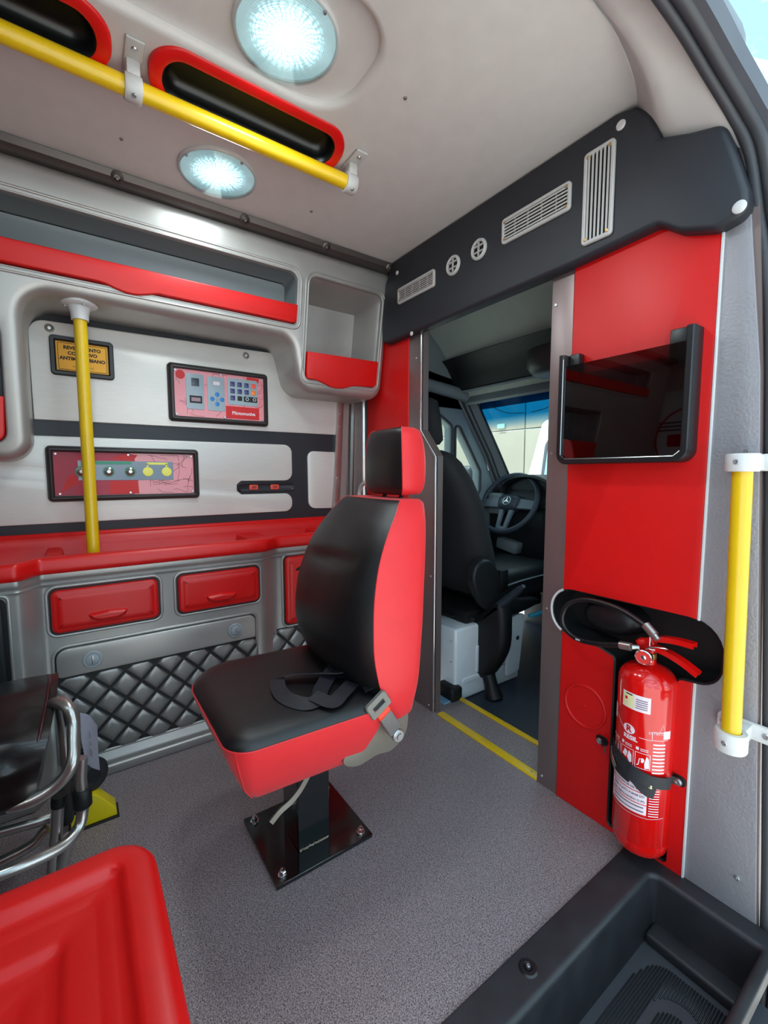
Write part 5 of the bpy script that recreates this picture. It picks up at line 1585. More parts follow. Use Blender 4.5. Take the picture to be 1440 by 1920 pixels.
def drawer(a0, b0, a1, b1, F, handle, label=None):
    bm = bmesh.new(); plate(bm, rrect(a0 - 0.006, b0 - 0.006, a1 + 0.006, b1 + 0.006, 0.022), F, 0.0, 0.0015); g = add('drawer_gap', bm, M['gap'], lc)
    bm = bmesh.new(); ringp(bm, rrect(a0 - 0.015, b0 - 0.015, a1 + 0.015, b1 + 0.015, 0.03), F, 0.010, 0.005); add('drawer_surround', bm, M['silver'], lc, smooth=60)
    bm = bmesh.new()
    loft(bm, rrect(a0, b0, a1, b1, 0.018), [(0, 0.001), (0, 0.008), (0.003, 0.012), (0.008, 0.0135), (0.012, 0.013), (0.017, 0.0155), (0.022, 0.0165), (0.03, 0.0165)], F); d = add('drawer_front', bm, M['red'], lc, smooth=60)
    if handle:
        c = (a0 + a1) / 2; z = b0 + 0.036
        bm = bmesh.new(); o = ccw([(c - 0.055, z + 0.012), (c - 0.045, z - 0.006), (c - 0.025, z - 0.014), (c + 0.025, z - 0.014), (c + 0.045, z - 0.006), (c + 0.055, z + 0.012), (c, z + 0.016)])
        loft(bm, rpoly([(p[0], p[1], 0.01) for p in o], 4), [(0, 0.0155), (0.001, 0.020), (0.004, 0.025), (0.008, 0.028), (0.011, 0.028)], F); add('handle_lip', bm, M['red'], d, smooth=60)
    return d
drawer(-0.076, 0.482, 0.204, 0.610, LF, True)
drawer(0.265, 0.482, 0.538, 0.609, LF, True)
d3 = drawer(0.660, 0.350, 0.94, 0.622, RF_, False)
bm = bmesh.new(); plate(bm, [(q.x, q.y) for q in smooth_path([(0.70, 0.566, 0), (0.74, 0.590, 0), (0.80, 0.596, 0), (0.86, 0.590, 0), (0.90, 0.566, 0), (0.80, 0.574, 0)], 5, True)], RF_, 0.0163, 0.0172); add('finger_slot', bm, M['dark'], d3)
text('embossed_lettering', 'LIXO', 0.075, LW(-1.6105), M['red'], d3, (0.80, 0.478), 0.003, 0.0, 0.001, xs=0.9)
# left drawer column edge (dark module)
bm = bmesh.new(); plate(bm, rrect(-0.55, 0.25, -0.168, 0.62, 0.02), LW(-1.52), 0.0, 0.002); lm = add('dark_door_gap', bm, M['dark'], lc)
bm = bmesh.new(); plate(bm, rrect(-0.55, 0.26, -0.176, 0.61, 0.02), LW(-1.52), 0.002, 0.012, 0.006); add('dark_door', bm, M['cabdark'], lc)
bm = bmesh.new(); ringp(bm, rrect(-0.56, 0.24, -0.158, 0.63, 0.02), LW(-1.52), 0.010, 0.005); add('drawer_surround', bm, M['silver'], lc)
# recess holding lock bar and quilt
bm = bmesh.new(); ringp(bm, rpoly([(-0.085, 0.075, 0.01), (0.533, 0.075, 0.01), (0.533, 0.443, 0.03), (-0.085, 0.443, 0.04)]), LF, 0.010, 0.005); add('recess_bead', bm, M['silver'], lc, smooth=60)
bm = bmesh.new(); plate(bm, rpoly([(-0.079, 0.08, 0.005), (0.528, 0.08, 0.005), (0.528, 0.438, 0.028), (-0.079, 0.438, 0.035)]), LF, 0.0002, 0.0012); add('quilt_backing', bm, M['gap'], lc)
bm = bmesh.new(); plate(bm, rpoly([(-0.072, 0.346, 0.012), (0.522, 0.346, 0.006), (0.522, 0.432, 0.026), (-0.072, 0.432, 0.03)], 7), LF, 0.001, 0.012, 0.004); add('lock_bar', bm, M['silver'], lc)
for y in (0.017, 0.447):
    bm = bmesh.new(); lathe(bm, [(0.026, 0), (0.026, 0.003), (0.024, 0.005), (0.019, 0.005), (0.018, 0.004), (0.0175, 0.007), (0.016, 0.008), (0, 0.008)], (-1.570, y, 0.387), (1, 0, 0), 32); lk = add('lock', bm, M['latch'], lc)
    bm = bmesh.new(); box(bm, (-1.5625, y - 0.0025, 0.374), (-1.5595, y + 0.0025, 0.400), 0.001); add('key_slot', bm, M['bolt'], lk)
# quilt tiles
def clip(poly, ax, val, keep_gt):
    out = []
    for i in range(len(poly)):
        p, q = poly[i], poly[(i + 1) % len(poly)]
        fp = (p[ax] - val) * (1 if keep_gt else -1); fq = (q[ax] - val) * (1 if keep_gt else -1)
        if fp >= 0: out.append(p)
        if fp * fq < 0:
            t = fp / (fp - fq); out.append((p[0] + (q[0] - p[0]) * t, p[1] + (q[1] - p[1]) * t))
    return out
HW, HH = 0.0432, 0.0450
def tiles(y0, y1, z0, z1, F, base):
    full = None
    for i in range(-4, 26):
        for j in range(-8, 9):
            if (i + j) % 2: continue
            cy, cz = -0.029 + HW * i, 0.236 + HH * j
            g = 0.895
            poly = [(cy - HW * g, cz), (cy, cz - HH * g), (cy + HW * g, cz), (cy, cz + HH * g)]
            whole = cy - HW > y0 and cy + HW < y1 and cz - HH > z0 and cz + HH < z1
            if whole and full is not None:
                me, (fy, fz) = full
                o = bpy.data.objects.new('quilt_tile', me); COL.objects.link(o); o.parent = lc; o.location = (0, cy - fy, cz - fz)
                continue
            if not whole:
                for ax, v, k in ((0, y0, True), (0, y1, False), (1, z0, True), (1, z1, False)):
                    poly = clip(poly, ax, v, k)
                    if len(poly) < 3: break
                if len(poly) < 3 or abs(area2(poly)) < 2.0e-4: continue
            mx_, my_ = sum(p[0] for p in poly) / len(poly), sum(p[1] for p in poly) / len(poly)
            bm = bmesh.new(); pr_ = densify(ccw(poly), 0.03); prev = None
            for s_, d in ((1.0, 0.001), (0.965, 0.006), (0.91, 0.0090), (0.84, 0.0102), (0.5, 0.0112)):
                cur = [bm.verts.new(F(mx_ + (p[0] - mx_) * s_, my_ + (p[1] - my_) * s_, d)) for p in pr_]
                if prev: bridge(bm, prev, cur)
                prev = cur
            cap(bm, prev)
            o = add('quilt_tile', bm, M['quilt'], lc, smooth=60)
            if whole: full = (o.data, (cy, cz))
M['quilt'] = mat('quilted_dark_silver', (138, 137, 136), 0.36, 0.7, bump=0.1, bscale=300)
tiles(-0.079, 0.528, 0.082, 0.342, LF, None)
tiles(0.545, 1.11, 0.082, 0.335, RF_, None)
bm = bmesh.new(); plate(bm, ccw([(0.60, 0.078), (1.115, 0.078), (1.115, 0.338), (0.60, 0.338)]), RF_, 0.0002, 0.0012); add('quilt_backing', bm, M['gap'], lc)

# red counter tray
tr_ = thing('counter_tray', (-1.7, 0.4, 0.665), 'long red moulded counter tray with divided troughs along the wall', 'counter')
bm = bmesh.new()
ysr = [y for y in ysam if y <= 0.87] + [0.93, 0.965]
fz = 0.712
def trrow(dx_from_front, z): return (dx_from_front, z)
def tcurtain(bm, rows, ys_):
    lines = []
    for kind, dx, z in rows:
        lines.append([bm.verts.new(((fx(y) + dx) if kind == 'f' else dx, y, z)) for y in ys_])
    for a, b in zip(lines, lines[1:]): bridge(bm, a, b, False)
    cap(bm, [l[-1] for l in lines]); 
rows = [('f', -0.02, 0.664), ('f', 0.028, 0.6645), ('f', 0.033, 0.668), ('f', 0.0345, 0.680), ('f', 0.033, 0.700), ('f', 0.028, 0.709), ('f', 0.02, 0.712), ('f', 0.0, 0.712), ('f', -0.012, 0.710), ('f', -0.017, 0.704), ('f', -0.022, 0.668),
        ('a', -1.70, 0.668), ('a', -1.765, 0.668), ('a', -1.770, 0.673), ('a', -1.773, 0.715), ('a', -1.776, 0.742), ('a', -1.782, 0.746), ('a', -1.786, 0.748), ('a', -1.788, 0.753), ('a', -1.7935, 0.756), ('a', -1.7935, 0.664)]
tcurtain(bm, rows, ysr)
add('tray_body', bm, M['red'], tr_, smooth=50)
for y0, y1 in ((-0.085, -0.045), (0.52, 0.60), (0.82, 0.872), (0.90, 0.972)):
    bm = bmesh.new()
    x0_ = fx(y0) - 0.012
    v_ = [(y0 - 0.008, 0.667), (y0, 0.706), (y0 + 0.006, 0.711), (y1 - 0.006, 0.711), (y1, 0.706), (y1 + 0.008, 0.667)]
    l0 = [bm.verts.new((-1.775, y, z)) for y, z in v_]; l1 = [bm.verts.new((x0_, y, z)) for y, z in v_]
    bridge(bm, l0, l1); cap(bm, l0); cap(bm, l1)
    add('divider', bm, M['red'], tr_)
bm = bmesh.new(); box(bm, (-1.70, 0.60, 0.667), (-1.775, 0.90, 0.690), 0.004); add('trough_step', bm, M['red'], tr_)

# =================================================================== ATTENDANT SEAT
se = thing('attendant_seat', (-1.01, 0.46, 0.0), 'black and red vinyl attendant seat on a black bolted pedestal', 'seat')
bm = bmesh.new(); box(bm, (-1.138, 0.330, 0.001), (-0.896, 0.592, 0.011), 0.001, 1); base = add('base_plate', bm, M['blackpaint'], se)
for x, y in ((-1.115, 0.353), (-0.918, 0.353), (-0.918, 0.569), (-1.115, 0.569)):
    bm = bmesh.new(); lathe(bm, [(0.011, 0.011), (0.011, 0.013), (0.009, 0.0135)], (x, y, 0), (0, 0, 1), 20); lathe(bm, [(0.0085, 0.013), (0.0085, 0.020), (0.007, 0.022), (0.005, 0.022), (0.005, 0.026), (0, 0.027)], (x, y, 0), (0, 0, 1), 6); add('bolt', bm, M['chrome'], se, smooth=20)
bm = bmesh.new(); box(bm, (-1.047, 0.409, 0.011), (-0.955, 0.497, 0.275), 0.002, 1); add('pedestal', bm, M['blackpaint'], se)
bm = bmesh.new()
rnd = random.Random(4)
pts = [(-0.953 + rnd.uniform(-0.001, 0.001), 0.412 + 0.004 * k, 0.013 + rnd.uniform(0, 0.0015)) for k in range(21)]
tube(bm, pts, [0.0022 + 0.0012 * (k % 2) for k in range(21)], 8); add('weld_bead', bm, M['seatmech'], se)
bm = bmesh.new(); box(bm, (-1.10, 0.34, 0.262), (-0.88, 0.55, 0.30), 0.008); add('swivel_mechanism', bm, M['blackmatte'], se)
bm = bmesh.new(); ribbon(bm, smooth_path([(-0.885, 0.410, 0.262), (-0.885, 0.388, 0.232), (-0.885, 0.364, 0.212), (-0.885, 0.338, 0.200), (-0.885, 0.316, 0.183)], 5), (0.9, 0, 0.3), 0.011, 0.006); add('release_lever', bm, M['seatmech'], se)

CX, CYc = -0.985, 0.40
CUSH = rgen([(-1.200, 0.205, 0.11), (-0.782, 0.205, 0.055), (-0.763, 0.555, 0.035), (-1.165, 0.60, 0.05)], 14, 0.02)
def cushion_loop(bm, ins, z, seg=64, drop=0.0):
    """plan outline of the cushion: rounded front, slightly narrower rear"""
    pts = CUSH(ins)
    out = []
    for a, b in pts:
        zz = z - drop * max(0, (0.33 - b)) ** 2 * 12
        out.append(bm.verts.new((a, b, zz)))
    return out
def cushion(rows, name, m, capl=True, **k):
    bm = bmesh.new(); prev = None
    for ins, z in rows:
        cur = cushion_loop(bm, ins, z)
        if prev: bridge(bm, prev, cur)
        prev = cur
    if capl: cap(bm, prev)
    return add(name, bm, m, se, smooth=80, **k)
cushion([(0.095, 0.280), (0.070, 0.284), (0.054, 0.296), (0.036, 0.325), (0.015, 0.375), (0.002, 0.415), (0.0, 0.430)], 'cushion_side', M['redvinyl'], False)
bm = bmesh.new(); cap(bm, cushion_loop(bm, 0.094, 0.280)); add('cushion_base', bm, M['blackmatte'], se)
cushion([(0.0, 0.4295), (0.002, 0.437), (0.010, 0.446), (0.022, 0.452), (0.045, 0.456), (0.09, 0.458), (0.14, 0.457)], 'cushion_top', M['blackvinyl'])
bm = bmesh.new(); lp_ = [v.co.copy() for v in cushion_loop(bm, -0.0008, 0.4305)]; bm.free(); bm = bmesh.new(); tube(bm, lp_, 0.0016, 6, closed=True); add('seam', bm, M['redvinyl'], se)
bm = bmesh.new(); tube(bm, [(-0.797, 0.219, 0.43), (-0.802, 0.226, 0.39), (-0.818, 0.242, 0.33), (-0.838, 0.262, 0.295)], 0.0012, 6); add('seam', bm, M['redvinyl'], se)

# backrest : level = z, centre x, half width, y of front seam, crown, y of rear
BL = [(0.365, -0.985, 0.170, 0.600, 0.010, 0.650), (0.375, -0.985, 0.190, 0.590, 0.020, 0.662), (0.42, -0.985, 0.203, 0.568, 0.035, 0.668), (0.47, -0.988, 0.212, 0.546, 0.045, 0.674),
      (0.54, -0.995, 0.217, 0.532, 0.055, 0.682), (0.60, -0.998, 0.216, 0.532, 0.055, 0.690), (0.66, -1.000, 0.211, 0.538, 0.050, 0.698), (0.72, -1.000, 0.202, 0.552, 0.043, 0.708),
      (0.77, -1.000, 0.192, 0.572, 0.037, 0.718), (0.82, -1.003, 0.178, 0.605, 0.030, 0.732), (0.855, -1.006, 0.164, 0.635, 0.025, 0.742), (0.875, -1.008, 0.152, 0.652, 0.020, 0.748), (0.884, -1.008, 0.142, 0.664, 0.014, 0.742)]
def interp(BL, z):
    for a, b in zip(BL, BL[1:]):
        if a[0] <= z <= b[0]:
            t = (z - a[0]) / (b[0] - a[0]); return [a[i] + (b[i] - a[i]) * t for i in range(6)]
    return list(BL[-1])
def levels(BL, n):
    z0, z1 = BL[0][0], BL[-1][0]
    # smoothed by catmull-rom through levels
    P_ = BL; out = []
    for i in range(len(P_) - 1):
        p0 = P_[max(i - 1, 0)]; p1 = P_[i]; p2 = P_[i + 1]; p3 = P_[min(i + 2, len(P_) - 1)]
        for k in range(n):
            t = k / n
            out.append([0.5 * ((2 * p1[q]) + (p2[q] - p0[q]) * t + (2 * p0[q] - 5 * p1[q] + 4 * p2[q] - p3[q]) * t * t + (-p0[q] + 3 * p1[q] - 3 * p2[q] + p3[q]) * t ** 3) for q in range(6)])
    out.append(list(P_[-1])); return out
def padded(BL, nf, front_m, side_m, names, skew=0.05, crease=None, seam_r=0.0014):
    lv = levels(BL, 4)
    bf, bs = bmesh.new(), bmesh.new()
    pf = ps = None; seamL, seamR = [], []
    F1, S1 = [], []
    for z, xc, hw, ys2, crown, yr in lv:
        row = []
        for k in range(nf + 1):
            u = -1 + 2 * k / nf
            y = ys2 - crown * (1 - abs(u) ** 3.2) ** 0.75
            if crease:
                zc, amp = crease
                dz = z - (zc + 0.012 * u)
                y += amp * math.exp(-(dz / 0.013) ** 2) * max(0, 1 - abs(u) / 0.75) ** 0.5 + amp * 0.5 * math.exp(-(dz / 0.05) ** 2) * max(0, 1 - (abs(u) / 0.8) ** 2)
            x = xc + hw * u
            row.append(bf.verts.new((x, y - skew * (x - xc), z)))
        F1.append(row)
        side_pts = []
        # from right seam round the back to left seam
        rr = min(0.035, (yr - ys2) * 0.4, hw * 0.5)
        for k in range(4): side_pts.append((xc + hw + 0.004 * sin(pi * k / 3), ys2 + (yr - rr - ys2) * k / 3.0))
        for k in range(1, 7):
            a = pi / 2 * k / 6; side_pts.append((xc + hw - rr + rr * cos(a), yr - rr + rr * sin(a)))
        m_ = len(side_pts); mir = [(2 * xc - x, y) for x, y in reversed(side_pts)]
        mid = [(xc + hw * u, yr + 0.004) for u in (0.5, 0.0, -0.5)]
        S1.append([bs.verts.new((x, y - skew * (x - xc), z)) for x, y in side_pts + mid + mir])
        seamL.append(Vector((xc - hw, ys2 + skew * hw, z))); seamR.append(Vector((xc + hw, ys2 - skew * hw, z)))
    for a, b in zip(F1, F1[1:]): bridge(bf, a, b, False)
    for a, b in zip(S1, S1[1:]): bridge(bs, a, b, False)
    # close top and bottom
    for rows_f, rows_s, top in ((F1[-1], S1[-1], True), (F1[0], S1[0], False)):
        vs = [bs.verts.new(v.co) for v in rows_f] 
        ring = [v for v in rows_s] + vs[1:-1]
        try: bs.faces.new(ring)
        except ValueError: pass
    f = add(names[0], bf, front_m, se, smooth=80)
    s = add(names[1], bs, side_m, se, smooth=60)
    bm = bmesh.new(); tube(bm, seamR, seam_r, 6); add('seam', bm, side_m, se)
    bm = bmesh.new(); tube(bm, seamL, seam_r, 6); add('seam', bm, side_m, se)
    return f, s
padded(BL, 24, M['blackvinyl'], M['redvinyl'], ('backrest_front', 'backrest_side'), 0.05, (0.735, 0.011))
HL = [(0.893, -1.000, 0.072, 0.712, 0.006, 0.770), (0.897, -1.000, 0.086, 0.704, 0.010, 0.782), (0.915, -1.000, 0.094, 0.699, 0.012, 0.790), (0.95, -1.000, 0.096, 0.697, 0.013, 0.793), (1.0, -1.000, 0.094, 0.697, 0.012, 0.793),
      (1.045, -1.000, 0.088, 0.700, 0.010, 0.788), (1.066, -1.000, 0.080, 0.705, 0.007, 0.780), (1.073, -1.000, 0.068, 0.714, 0.004, 0.768)]
padded(HL, 16, M['blackvinyl'], M['redvinyl'], ('headrest_front', 'headrest_side'), 0.05)
for x in (-1.04, -0.96):
    bm = bmesh.new(); tube(bm, [(x, 0.72, 0.86), (x, 0.74, 0.91)], 0.006, 10); add('headrest_rod', bm, M['blackmatte'], se)
# recliner plate and bolt
bm = bmesh.new(); plate(bm, [(q.x, q.y) for q in smooth_path([(0.455, 0.315, 0), (0.49, 0.290, 0), (0.545, 0.296, 0), (0.585, 0.292, 0), (0.622, 0.312, 0), (0.636, 0.345, 0), (0.630, 0.400, 0), (0.575, 0.42, 0), (0.50, 0.36, 0)], 5, True)][::1], side(-0.808), -0.003, 0.003, 0.001); add('recliner_plate', bm, M['seatmech'], se)
bm = bmesh.new(); plate(bm, [(q.x, q.y) for q in smooth_path([(0.455, 0.315, 0), (0.49, 0.290, 0), (0.545, 0.296, 0), (0.585, 0.292, 0), (0.622, 0.312, 0), (0.636, 0.345, 0), (0.630, 0.400, 0), (0.575, 0.42, 0), (0.50, 0.36, 0)], 5, True)], side(-1.18), -0.003, 0.003, 0.001); add('recliner_plate', bm, M['seatmech'], se)
# seat belt
sbt = thing('seat_belt', (-0.80, 0.55, 0.35), 'dark blue-black lap belt and grey buckle lying on the attendant seat', 'seat belt')
B0 = Vector((-0.768, 0.577, 0.352)); du = Vector((0, -0.52, 0.854)).normalized(); dv = Vector((0, 0.854, 0.52)).normalized(); dn = Vector((1, 0, 0))
BF = lambda a, b, d: tuple(B0 + du * a + dv * b + dn * d)
bm = bmesh.new(); lathe(bm, [(0.015, -0.010), (0.015, 0.004), (0.013, 0.006), (0.008, 0.006), (0.007, 0.010), (0, 0.010)], B0, (1, 0, 0), 20); add('anchor_bolt', bm, M['bolt'], sbt)
bm = bmesh.new(); plate(bm, ccw([(-0.012, -0.012), (0.022, -0.013), (0.022, 0.013), (-0.012, 0.012)]), BF, -0.004, 0.002, 0.001); add('strap_tab', bm, M['blackmatte'], sbt)
bm = bmesh.new(); plate(bm, rrect(0.018, -0.017, 0.074, 0.017, 0.003), BF, -0.007, 0.009, 0.003); add('buckle_body', bm, mat('grey_buckle', (104, 98, 96), 0.4), sbt)
bm = bmesh.new(); plate(bm, rrect(0.073, -0.018, 0.088, 0.018, 0.003), BF, -0.006, 0.008, 0.002); add('release_button', bm, M['buttonred'], sbt)
bm = bmesh.new(); loft(bm, rrect(0.086, -0.029, 0.126, 0.029, 0.007), [(0, -0.003), (0, 0.005), (0.002, 0.007), (0.012, 0.007), (0.014, 0.005), (0.014, -0.003)], BF, closed=True); add('latch_plate', bm, mat('grey_latch_plate', (122, 118, 112), 0.4, 0.3), sbt)
bm = bmesh.new(); plate(bm, ccw([(0.098, -0.018), (0.114, -0.018), (0.114, 0.018), (0.098, 0.018)]), BF, -0.002, 0.002); add('latch_webbing', bm, M['belt'], sbt)
bm = bmesh.new(); ribbon(bm, smooth_path([(-0.790, 0.520, 0.470), (-0.83, 0.53, 0.475), (-0.88, 0.52, 0.472), (-0.91, 0.50, 0.468)], 6), (0.1, -0.5, 1), 0.032, 0.0016); add('webbing', bm, M['belt'], sbt)
wp = smooth_path([(-0.935, 0.510, 0.475), (-0.90, 0.47, 0.470), (-0.86, 0.43, 0.466), (-0.828, 0.405, 0.464), (-0.83, 0.375, 0.463), (-0.875, 0.352, 0.464), (-0.930, 0.356, 0.465), (-0.962, 0.375, 0.468), (-0.95, 0.41, 0.472), (-0.915, 0.455, 0.476), (-0.89, 0.50, 0.480), (-0.90, 0.54, 0.50)], 6)
bm = bmesh.new(); ribbon(bm, wp, lambda i: (0.35 * sin(i * 0.10), 0.3 * cos(i * 0.12), 1), 0.034, 0.0016); add('webbing', bm, M['belt'], sbt)
bm = bmesh.new(); ribbon(bm, smooth_path([(-0.84, 0.50, 0.470), (-0.812, 0.455, 0.468), (-0.80, 0.425, 0.464), (-0.84, 0.40, 0.470)], 6), (0.2, -0.1, 1), 0.034, 0.0016); add('webbing', bm, M['belt'], sbt)

# =================================================================== THRESHOLD STRIPS
for (x0, x1, y, w, z, lab) in ((-1.240, -0.782, 1.142, 0.032, 0.0, 'wider yellow threshold strip nearest the attendant seat'), (-1.30, -0.79, 1.290, 0.022, 0.0, 'thinner yellow threshold strip at the cab side of the passage')):
    t = thing('threshold_strip', ((x0 + x1) / 2, y, z), lab, 'threshold', 'yellow strips on the passage floor')
    bm = bmesh.new(); plate(bm, rrect(x0, y - w / 2, x1, y + w / 2, 0.004), UP(z), 0, 0.006, 0.003); add('strip', bm, M['yellow'], t)
    for k in range(3): screw('screw', (x0 + 0.03 + (x1 - x0 - 0.06) * k / 2, y, z + 0.006), (0, 0, 1), 0.003, t)

# =================================================================== RED BOX (FOREGROUND)
rb = thing('red_bench_box', (-0.45, -0.3, 0.0), 'large red moulded box lid with stepped recess in the foreground', 'box')
TOP = rgen([(-0.668, -0.95, 0.05), (-0.275, -0.95, 0.05), (-0.275, 0.064, 0.05), (-0.668, 0.064, 0.055)], 12, 0.012)
bm = bmesh.new()
loft(bm, TOP, [(0.012, 0.0), (0.012, 0.38), (0.004, 0.40), (0.0, 0.432), (0.002, 0.441), (0.006, 0.447), (0.012, 0.4495), (0.020, 0.4500), (0.034, 0.4499), (0.038, 0.4488), (0.041, 0.4450), (0.044, 0.4390), (0.048, 0.4365), (0.054, 0.4358), (0.064, 0.4356), (0.067, 0.4342), (0.071, 0.4338),
     (0.094, 0.4336), (0.099, 0.4320), (0.103, 0.4270), (0.108, 0.4242), (0.116, 0.4236), (0.130, 0.4234), (0.134, 0.4220), (0.139, 0.4216), (0.17, 0.4214)], lambda a, b, d: (a, b, d))
add('moulded_shell', bm, M['red'], rb, smooth=60)

# =================================================================== STRETCHER
sx = thing('stretcher', (-1.15, -0.3, 0.0), 'folded aluminium stretcher with glossy black mattress beside the base cabinet', 'stretcher')
bm = bmesh.new()
sec = [(-1.31, 0.30), (-1.325, 0.40), (-1.315, 0.462), (-1.28, 0.474), (-1.20, 0.476), (-1.12, 0.466), (-1.06, 0.446), (-1.035, 0.415), (-1.03, 0.37), (-1.05, 0.31)]
secs = smooth_path([(x, z, 0) for x, z in sec], 4, True)
ysm = [-0.95, -0.7, -0.5, -0.4] + [-0.35 + 0.02 * k for k in range(14)]
prev = None
for i, y in enumerate(ysm):
    t = max(0, (y + 0.12) / 0.05); sc = 1 - 0.10 * t * t
    cur = []
    for q in secs:
        nn = noise.noise(Vector((q.x * 14, y * 18, q.y * 20))) * 0.008 + noise.noise(Vector((q.x * 40, y * 50, q.y * 40))) * 0.003
        amp = 0.5 if q.y > 0.45 else 1.6
        cur.append(bm.verts.new((-1.17 + (q.x + 1.17) * sc + nn * amp, y + 0.03 * max(0, q.y - 0.36) / 0.1 * (i == len(ysm) - 1), 0.39 + (q.y - 0.39) * sc + nn * amp)))
    if prev: bridge(bm, prev, cur)
    else: cap(bm, cur)
    prev = cur
cap(bm, prev)
add('mattress', bm, M['wetvinyl'], sx, smooth=60)
bm = bmesh.new(); tube(bm, smooth_path([(-1.312, -0.078, 0.462), (-1.25, -0.072, 0.480), (-1.15, -0.072, 0.474), (-1.06, -0.08, 0.448), (-1.036, -0.090, 0.41)], 5), 0.0028, 8); add('mattress_piping', bm, mat('dark_red_piping', (58, 16, 24), 0.25), sx)
def tubes(name, lst, r=0.013, m='alu'):
    for pts in lst:
        bm = bmesh.new(); tube(bm, smooth_path(pts, 7), r, 14); add(name, bm, M[m], sx, smooth=60)
tubes('frame_tube', [
    [(-1.16, -0.075, 0.45), (-1.12, -0.052, 0.470), (-1.09, -0.034, 0.464), (-1.08, -0.028, 0.435), (-1.06, -0.029, 0.41), (-1.035, -0.031, 0.382), (-1.03, -0.043, 0.358), (-1.03, -0.066, 0.339), (-1.03, -0.100, 0.328), (-1.04, -0.135, 0.326), (-1.06, -0.20, 0.34)],
    [(-1.10, -0.018, 0.345), (-1.10, -0.022, 0.30), (-1.10, -0.021, 0.25), (-1.10, -0.022, 0.226), (-1.09, -0.030, 0.200), (-1.07, -0.052, 0.189), (-1.05, -0.090, 0.193), (-1.03, -0.151, 0.206), (-1.02, -0.25, 0.215), (-1.02, -0.6, 0.22)],
    [(-1.15, -0.064, 0.245), (-1.15, -0.070, 0.18), (-1.15, -0.078, 0.12), (-1.15, -0.086, 0.05)],
    [(-1.13, -0.050, 0.16), (-1.14, -0.060, 0.11), (-1.15, -0.075, 0.05)],
    [(-1.22, -0.6, 0.22), (-1.2, -0.17, 0.18), (-1.2, -0.084, 0.172)],
    [(-1.25, -0.6, 0.06), (-1.2, -0.17, 0.113), (-1.2, -0.09, 0.148)],
    [(-1.30, -0.05, 0.40), (-1.20, -0.04, 0.42), (-1.12, -0.032, 0.41)],
    [(-1.30, -0.05, 0.12), (-1.32, -0.055, 0.30), (-1.31, -0.06, 0.40)],
], 0.0115)
bm = bmesh.new(); lathe(bm, [(0.016, -0.02), (0.0175, -0.018), (0.0175, 0.018), (0.016, 0.02)], (-1.10, -0.021, 0.256), (0, 0, 1), 18); box(bm, (-1.13, -0.035, 0.235), (-1.10, -0.01, 0.275), 0.004); add('clamp', bm, M['blackmatte'], sx)
bm = bmesh.new(); lathe(bm, [(0.014, -0.012), (0.015, 0.0), (0.014, 0.012)], (-1.15, -0.064, 0.236), (0, 0.1, 1), 16); box(bm, (-1.24, -0.07, 0.16), (-1.16, -0.04, 0.24), 0.01); add('joint_block', bm, M['blackmatte'], sx)
bm = bmesh.new(); lathe(bm, [(0.018, -0.014), (0.036, -0.014), (0.043, -0.009), (0.044, 0.0), (0.043, 0.009), (0.036, 0.014), (0.018, 0.014)], (-1.40, -0.005, 0.125), (0.5, 0.3, 0.1), 32); cw = add('caster_tyre', bm, M['tyre'], sx, smooth=50)
bm = bmesh.new(); lathe(bm, [(0.0, -0.016), (0.019, -0.016), (0.019, 0.016), (0.0, 0.016)], (-1.40, -0.005, 0.125), (0.5, 0.3, 0.1), 20); add('caster_hub', bm, M['blackmatte'], cw)
bm = bmesh.new(); box(bm, (-1.35, -0.05, 0.12), (-1.25, -0.03, 0.20), 0.006); add('caster_bracket', bm, M['blackmatte'], sx)
# yellow lock wedge on the floor
wd = thing('floor_lock_wedge', (-1.37, 0.0, 0.0), 'yellow metal stretcher lock wedge on the floor', 'wedge')
bm = bmesh.new(); plate(bm, ccw([(-0.055, 0.004), (0.050, 0.004), (0.048, 0.028), (0.012, 0.075), (0.002, 0.085), (-0.03, 0.090), (-0.055, 0.085)]), side(-1.365), -0.04, 0.0, 0.003); add('wedge_plate', bm, M['yellowpl'], wd)
bm = bmesh.new(); plate(bm, rrect(-0.06, 0.0, 0.055, 0.004, 0.001), side(-1.36), -0.06, 0.002); add('base_plate', bm, M['gap'], wd)
for y, z in ((-0.045, 0.05), (-0.048, 0.015)): screw('rivet', (-1.365, y, z), (1, 0, 0), 0.005, wd)
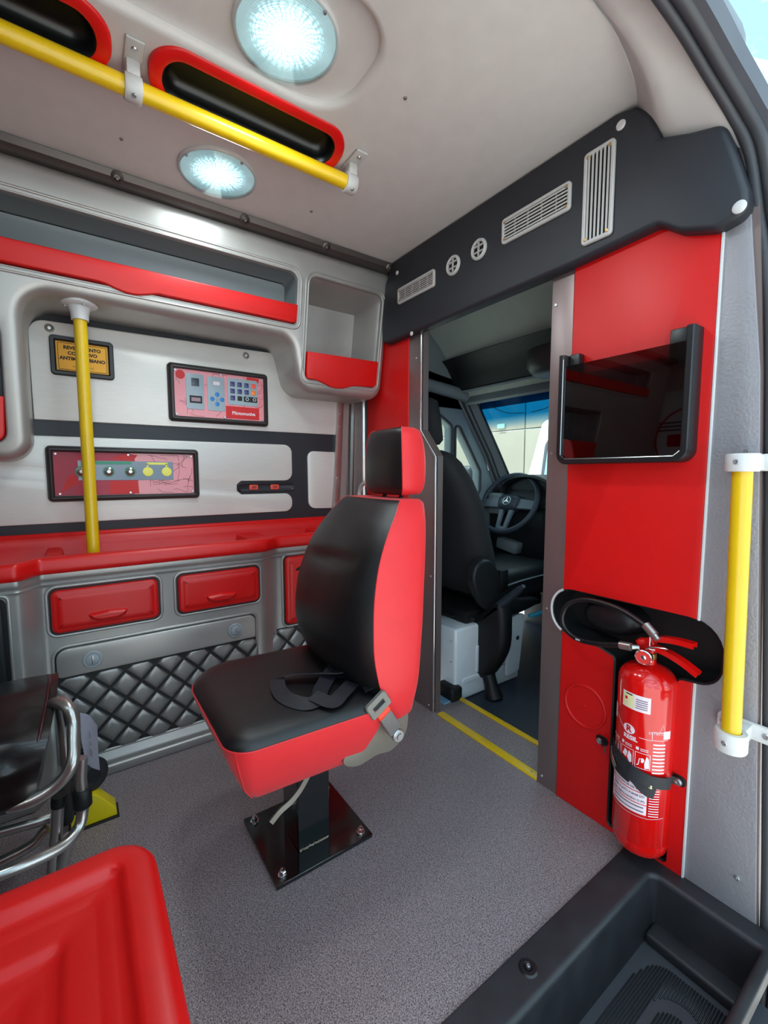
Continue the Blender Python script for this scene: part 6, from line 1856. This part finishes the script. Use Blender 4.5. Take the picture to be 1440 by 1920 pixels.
# paper tag in clear sleeve
tg = thing('paper_tag', (-1.17, 0.0, 0.33), 'white paper tag with handwriting hanging from the stretcher tube', 'tag')
bm = bmesh.new(); r0 = []
TP = [[(-1.10, -0.016, 0.445), (-1.14, 0.000, 0.415), (-1.19, 0.014, 0.362)], [(-1.11, -0.017, 0.38), (-1.15, -0.002, 0.34), (-1.20, 0.013, 0.29)], [(-1.13, -0.012, 0.315), (-1.17, -0.001, 0.275), (-1.20, 0.014, 0.245)]]
gr = [[bm.verts.new(p) for p in smooth_path(r, 4)] for r in TP]
for a, b in zip(gr, gr[1:]): bridge(bm, a, b, False)
bmesh.ops.solidify(bm, geom=bm.faces[:], thickness=0.0008); add('paper', bm, M['paper'], tg)
text('handwriting', 'Sr. n. 86', 0.024, lambda a, b, d: (-1.149 - b * 0.9 + 0.003, -0.001 + b * 0.25 + 0.0, 0.345 - a * 0.75 - b * 0.9), M['greyink'], tg, (0, 0.0), 0.0, 0.0)

# rear doors' frosted window with red cross (seen mirrored in the smoked glass)
rw = tag(bpy.data.objects.new('window_2', None), kind='structure'); COL.objects.link(rw); rw.location = (-1.4, -1.9, 1.0)
RW = lambda a, b, d: (a, -1.9 + d, b)
bm = bmesh.new(); plate(bm, rrect(-1.76, 0.75, -1.15, 1.62, 0.03), RW, 0, 0.01, 0.003); add('frosted_pane', bm, mat('frosted_film', (225, 232, 235), 0.5), rw)
bm = bmesh.new(); ringp(bm, circle2(-1.50, 1.22, 0.27, 48), RW, 0.016, 0.002, 0.010); add('printed_ring', bm, M['redink'], rw)
bm = bmesh.new(); plate(bm, ccw([(-1.55, 1.05), (-1.45, 1.05), (-1.45, 1.39), (-1.55, 1.39)]), RW, 0.010, 0.012); plate(bm, ccw([(-1.67, 1.17), (-1.33, 1.17), (-1.33, 1.27), (-1.67, 1.27)]), RW, 0.010, 0.0122); add('printed_cross', bm, M['redink'], rw)
bm = bmesh.new()
for z in (1.30, 1.33, 1.36): plate(bm, ccw([(-1.78, z), (-1.16, z), (-1.16, z + 0.015), (-1.78, z + 0.015)]), RW, 0.010, 0.011)
add('printed_stripe', bm, M['panelgrey2'], rw)

S.cycles.use_denoising = True
S.cycles.max_bounces = 8
S.cycles.transparent_max_bounces = 12
